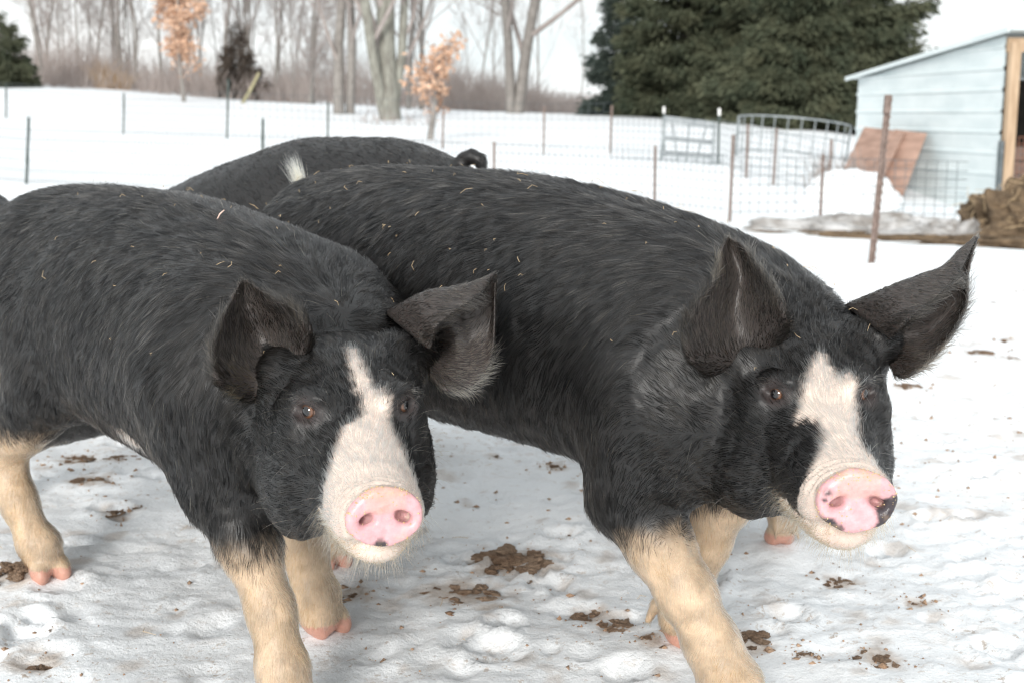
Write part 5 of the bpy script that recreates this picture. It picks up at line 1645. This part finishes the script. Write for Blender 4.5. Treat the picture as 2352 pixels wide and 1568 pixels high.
def conifer(name, base, seed, H, R, n, mat, label, rz=0.0, size=0.25, zb=0.03, group=None):
    root = empty(name, tuple(base), rz); tag(root, label, 'tree', group)
    MB().tube([(0, 0, -0.3), (0.03, 0, H*0.5), (0, 0, H*0.97)], [R*0.07, R*0.045, 0.02], 8).build('trunk', MAT_BARK, root, True)
    V, Fq = conifer_mesh(seed, H, R, n, mat, size=size, zb=zb)
    obj('crown', np_mesh('crown', V, Fq, mat, False), root)
    return root
conifer('spruce_tree', gpt(1425, 47), 1, 5.6, 1.45, 30000, MAT_SPR_B, 'smallest dark blue-green spruce at the left end of the spruce row', size=0.24)
conifer('spruce_tree', gpt(1570, 44), 2, 11.5, 2.5, 80000, MAT_SPR_A, 'olive green spruce with a broad crown, second in the spruce row')
conifer('spruce_tree', gpt(1745, 43), 3, 12.0, 2.6, 86000, MAT_SPR_A, 'tall spruce in the middle of the spruce row behind the hay ring')
conifer('spruce_tree', gpt(1925, 38), 4, 10.5, 2.9, 95000, MAT_SPR_A, 'large spruce rising right behind the metal shed roof')
conifer('spruce_tree', gpt(1830, 37.5), 7, 6.4, 1.9, 46000, MAT_SPR_A, 'shorter lighter green spruce in front of the tall spruces')
conifer('spruce_tree', gpt(8, 52), 5, 2.9, 1.35, 11000, MAT_SPR_A, 'small dark spruce at the far left edge of the field', size=0.28)
conifer('spruce_tree', gpt(548, 58), 6, 3.4, 1.0, 7000, MAT_SPR_C, 'brownish conifer standing in the wood edge behind the leaning pole', size=0.26)

def oak(name, base, H, R, n, seed, label, zb=0.25, size=0.16):
    rng = np.random.RandomState(seed)
    T_, B_ = branch_tree(seed + 100, H, 0.085, [(0, 0, 0.01, 0, 1.0, 1.0)], 1.0, 3, twig=1.0, first=zb)
    root, _ = bare_tree(name, base, (T_, B_), label)
    bv = np.array(B_.v)
    bv = bv[(bv[:, 2] > H*zb*0.9)]
    k = rng.randint(0, len(bv), n)
    P = bv[k] + rng.randn(n, 3) * 0.10
    d = rng.randn(n, 3); d /= np.linalg.norm(d, axis=1, keepdims=True)
    e = np.cross(d, rng.randn(n, 3)); e /= np.linalg.norm(e, axis=1, keepdims=True)
    s = size * (0.5 + rng.rand(n))[:, None]
    V = np.stack([P, P + d*s*0.5 + e*s*0.3, P + d*s, P + d*s*0.5 - e*s*0.3], 1).reshape(-1, 3)
    obj('leaves', np_mesh('leaves', V, np.arange(n*4).reshape(n, 4), MAT_OAK, False), root)
oak('oak_sapling', gpt(423, 46), 4.0, 1.2, 2600, 1, 'taller oak sapling holding orange-brown dry leaves before the wood', 0.20, 0.15)
oak('oak_sapling', gpt(986, 29), 2.15, 0.6, 750, 2, 'small oak sapling with rusty dry leaves right of the thickest tree', 0.30, 0.13)
# ================================================================== DUNG, CRUMBS, STRAW
MAT_DUNG = noisy_mat('dung', (0.30, 0.185, 0.115), (0.58, 0.41, 0.29), 2.2, 0.9, bump=0.9, bscale=9, bdist=0.12)
def dung_mesh(seed, n=7):
    """a heap of crumbled bits, one clump"""
    rng = np.random.RandomState(seed)
    Fd = Field()
    for i in range(n * 3):
        r_ = rng.rand() ** 0.6
        a = rng.uniform(0, 6.28)
        c = np.array((math.cos(a)*r_*0.62, math.sin(a)*r_*0.62, 0.05 + 0.22*(1 - r_)*rng.rand()))
        M = frame(rng.randn(3) * (1, 1, .5))
        Fd.ell(c, M, np.array((rng.uniform(.10, .24), rng.uniform(.07, .16), rng.uniform(.06, .11))), 0.06)
    V, Fc = Fd.mesh(np.zeros(3), np.eye(3), (-1.2, -1.2, -0.08), (1.2, 1.2, 0.6), 0.035)
    Nn = vert_normals(V, Fc)
    V = V + Nn * (0.055 * fnoise(V, 7, 4, seed, 0.8))[:, None]
    return np_mesh('dung_clump', V, Fc, MAT_DUNG, False)
DM = [dung_mesh(60 + k, 5 + k % 4 * 2) for k in range(8)]
def place_dung(x, y, r, st, k, label, group=None):
    p = hoof_ground(x, y)
    t = p[1]*CP + SP
    p[2] = gz(p[0], p[1]) - 0.004
    o = obj('dung_clump', DM[k % 8]); o.location = tuple(p)
    s = r / FPX * t / 0.62
    o.scale = (s*math.sqrt(st), s*1.15/math.sqrt(st)*1.3, s*0.6)
    o.rotation_euler = (0, 0, (k * 0.37) % 0.9 - 0.45)
    tag(o, label, 'dung', group)
for k, (x, y, r, st, lb) in enumerate(SPOTS): place_dung(x, y, r, st, k, lb, 'dung clumps on the snow')
for k, (x, y, r) in enumerate(SMALL): place_dung(x, y, r, 1.2, k + 3, 'tiny brown dung crumb lying on the trampled snow', 'tiny dung crumbs')
# uncountable crumbs and stems
rng = np.random.RandomState(77)
n = 9000
cx = rng.uniform(-3.2, 4.8, n); cy = 1.5 + 7.5 * rng.rand(n) ** 1.4
dens = fnoise(np.stack([cx, cy, cx*0], 1), 1.6, 3, 2)
k = dens > rng.uniform(-0.5, 0.7, n)
cx, cy = cx[k], cy[k]
for (x, y, r, st, lb) in SPOTS:                      # bits broken off around the clumps
    g0 = hoof_ground(x, y); w = r / FPX * (g0[1]*CP + SP)
    m_ = 26
    cx = np.concatenate([cx, g0[0] + rng.randn(m_) * w * 1.3 * math.sqrt(st)]); cy = np.concatenate([cy, g0[1] + rng.randn(m_) * w * 1.6])
n = len(cx)
cz = ground_z(np.stack([cx, cy], 1))
s = 0.0018 + 0.0075 * rng.rand(n) ** 4
oct_ = np.array([(1,0,0),(0,1,0),(-1,0,0),(0,-1,0),(0,0,0.7),(0,0,-.7)], float)
V = (oct_[None] * (1 + 0.5*rng.randn(n, 6, 1)) * s[:, None, None]) + np.stack([cx, cy, cz + 0.001], 1)[:, None]
f = np.array([(0,1,4),(1,2,4),(2,3,4),(3,0,4),(1,0,5),(2,1,5),(3,2,5),(0,3,5)])
o = obj('dung_crumbs', np_mesh('dung_crumbs', V.reshape(-1, 3), (f[None] + np.arange(n)[:, None, None]*6).reshape(-1, 3), MAT_DUNG, False))
tag(o, 'fine brown crumbs strewn over the trampled snow', 'crumbs', None, 'stuff')
# straw on the ground and on the pigs' backs
MAT_STRAW = noisy_mat('straw', (0.42, 0.30, 0.17), (0.64, 0.50, 0.32), 40.0, 0.8)
def straws(name, P, Nn, D, L, r, label):
    mb = MB()
    rg = np.random.RandomState(len(P))
    for p, n_, d, l in zip(P, Nn, D, L):
        d = d - n_ * (d @ n_); d /= np.linalg.norm(d) + 1e-9
        s = np.cross(n_, d)
        mb.tube([p + n_*0.006, p + d*l*0.5 + n_*(0.008 + 0.003*rg.rand()) + s*l*0.12*rg.randn(), p + d*l + n_*(0.006 + 0.004*rg.rand()) + s*l*0.2*rg.randn()], [r, r*0.9, r*0.6], 4)
    o = mb.build(name, MAT_STRAW)
    return tag(o, label, 'straw', None, 'stuff')
def back_straw(V, Fc, n, seed, zmin, label, lmax=0.022):
    rg = np.random.RandomState(seed)
    Nn = vert_normals(V, Fc)
    ok = np.where((V[:, 2] > zmin) & (Nn[:, 2] > 0.15))[0]
    k = rg.choice(ok, n)
    straws('straw_bits', V[k] + Nn[k]*0.004, Nn[k], rg.randn(n, 3), 0.004 + lmax * rg.rand(n) ** 2, 0.00045, label)
back_straw(VA_, FA_, 60, 1, 0.60, 'few straw flecks caught in the coat of the left pig', 0.016)
back_straw(VB_, FB_, 130, 2, 0.60, 'many straw flecks caught in the coat of the right pig')
gxy = np.stack([rng.uniform(-1.6, 1.8, 60), rng.uniform(1.6, 4.5, 60)], 1)
straws('straw_bits', np.concatenate([gxy, ground_z(gxy)[:, None]], 1), np.tile((0, 0, 1.0), (60, 1)), rng.randn(60, 3), 0.01 + 0.04*rng.rand(60)**2, 0.0007, 'loose straw stems lying on the snow')
# old bedding on the manure heap
_hp = bpy.data.objects['manure_heap']
_hv = np.array([v.co for v in _hp.data.vertices]) + np.array(_hp.location); _hn = np.array([v.normal for v in _hp.data.vertices])
_ok = np.where(_hv[:, 2] > _hp.location[2] + 0.1)[0]
_k = rng.choice(_ok, 420)
straws('bedding_straw', _hv[_k], _hn[_k], rng.randn(420, 3), 0.06 + 0.16 * rng.rand(420), 0.0045, 'old straw bedding lying over the manure heap')
# the curled twig on the left pig's back
t = FdA.hit(500, 500, 1.5, 3.5)
if t:
    p = [U(515, 483, t - 0.008), U(505, 492, t - 0.012), U(500, 502, t - 0.012), U(494, 512, t - 0.010), U(486, 514, t - 0.008)]
    p = [np.asarray(q) for q in p]
    o = MB().tube([q - p[2] for q in p], [0.0012, 0.0015, 0.0014, 0.0013, 0.001], 6).build('twig', noisy_mat('pale_twig', (0.62, 0.42, 0.36), (0.78, 0.60, 0.50), 60), None, True)
    o.location = tuple(p[2]); tag(o, 'pale hooked straw twig lying on the back of the left pig', 'twig')
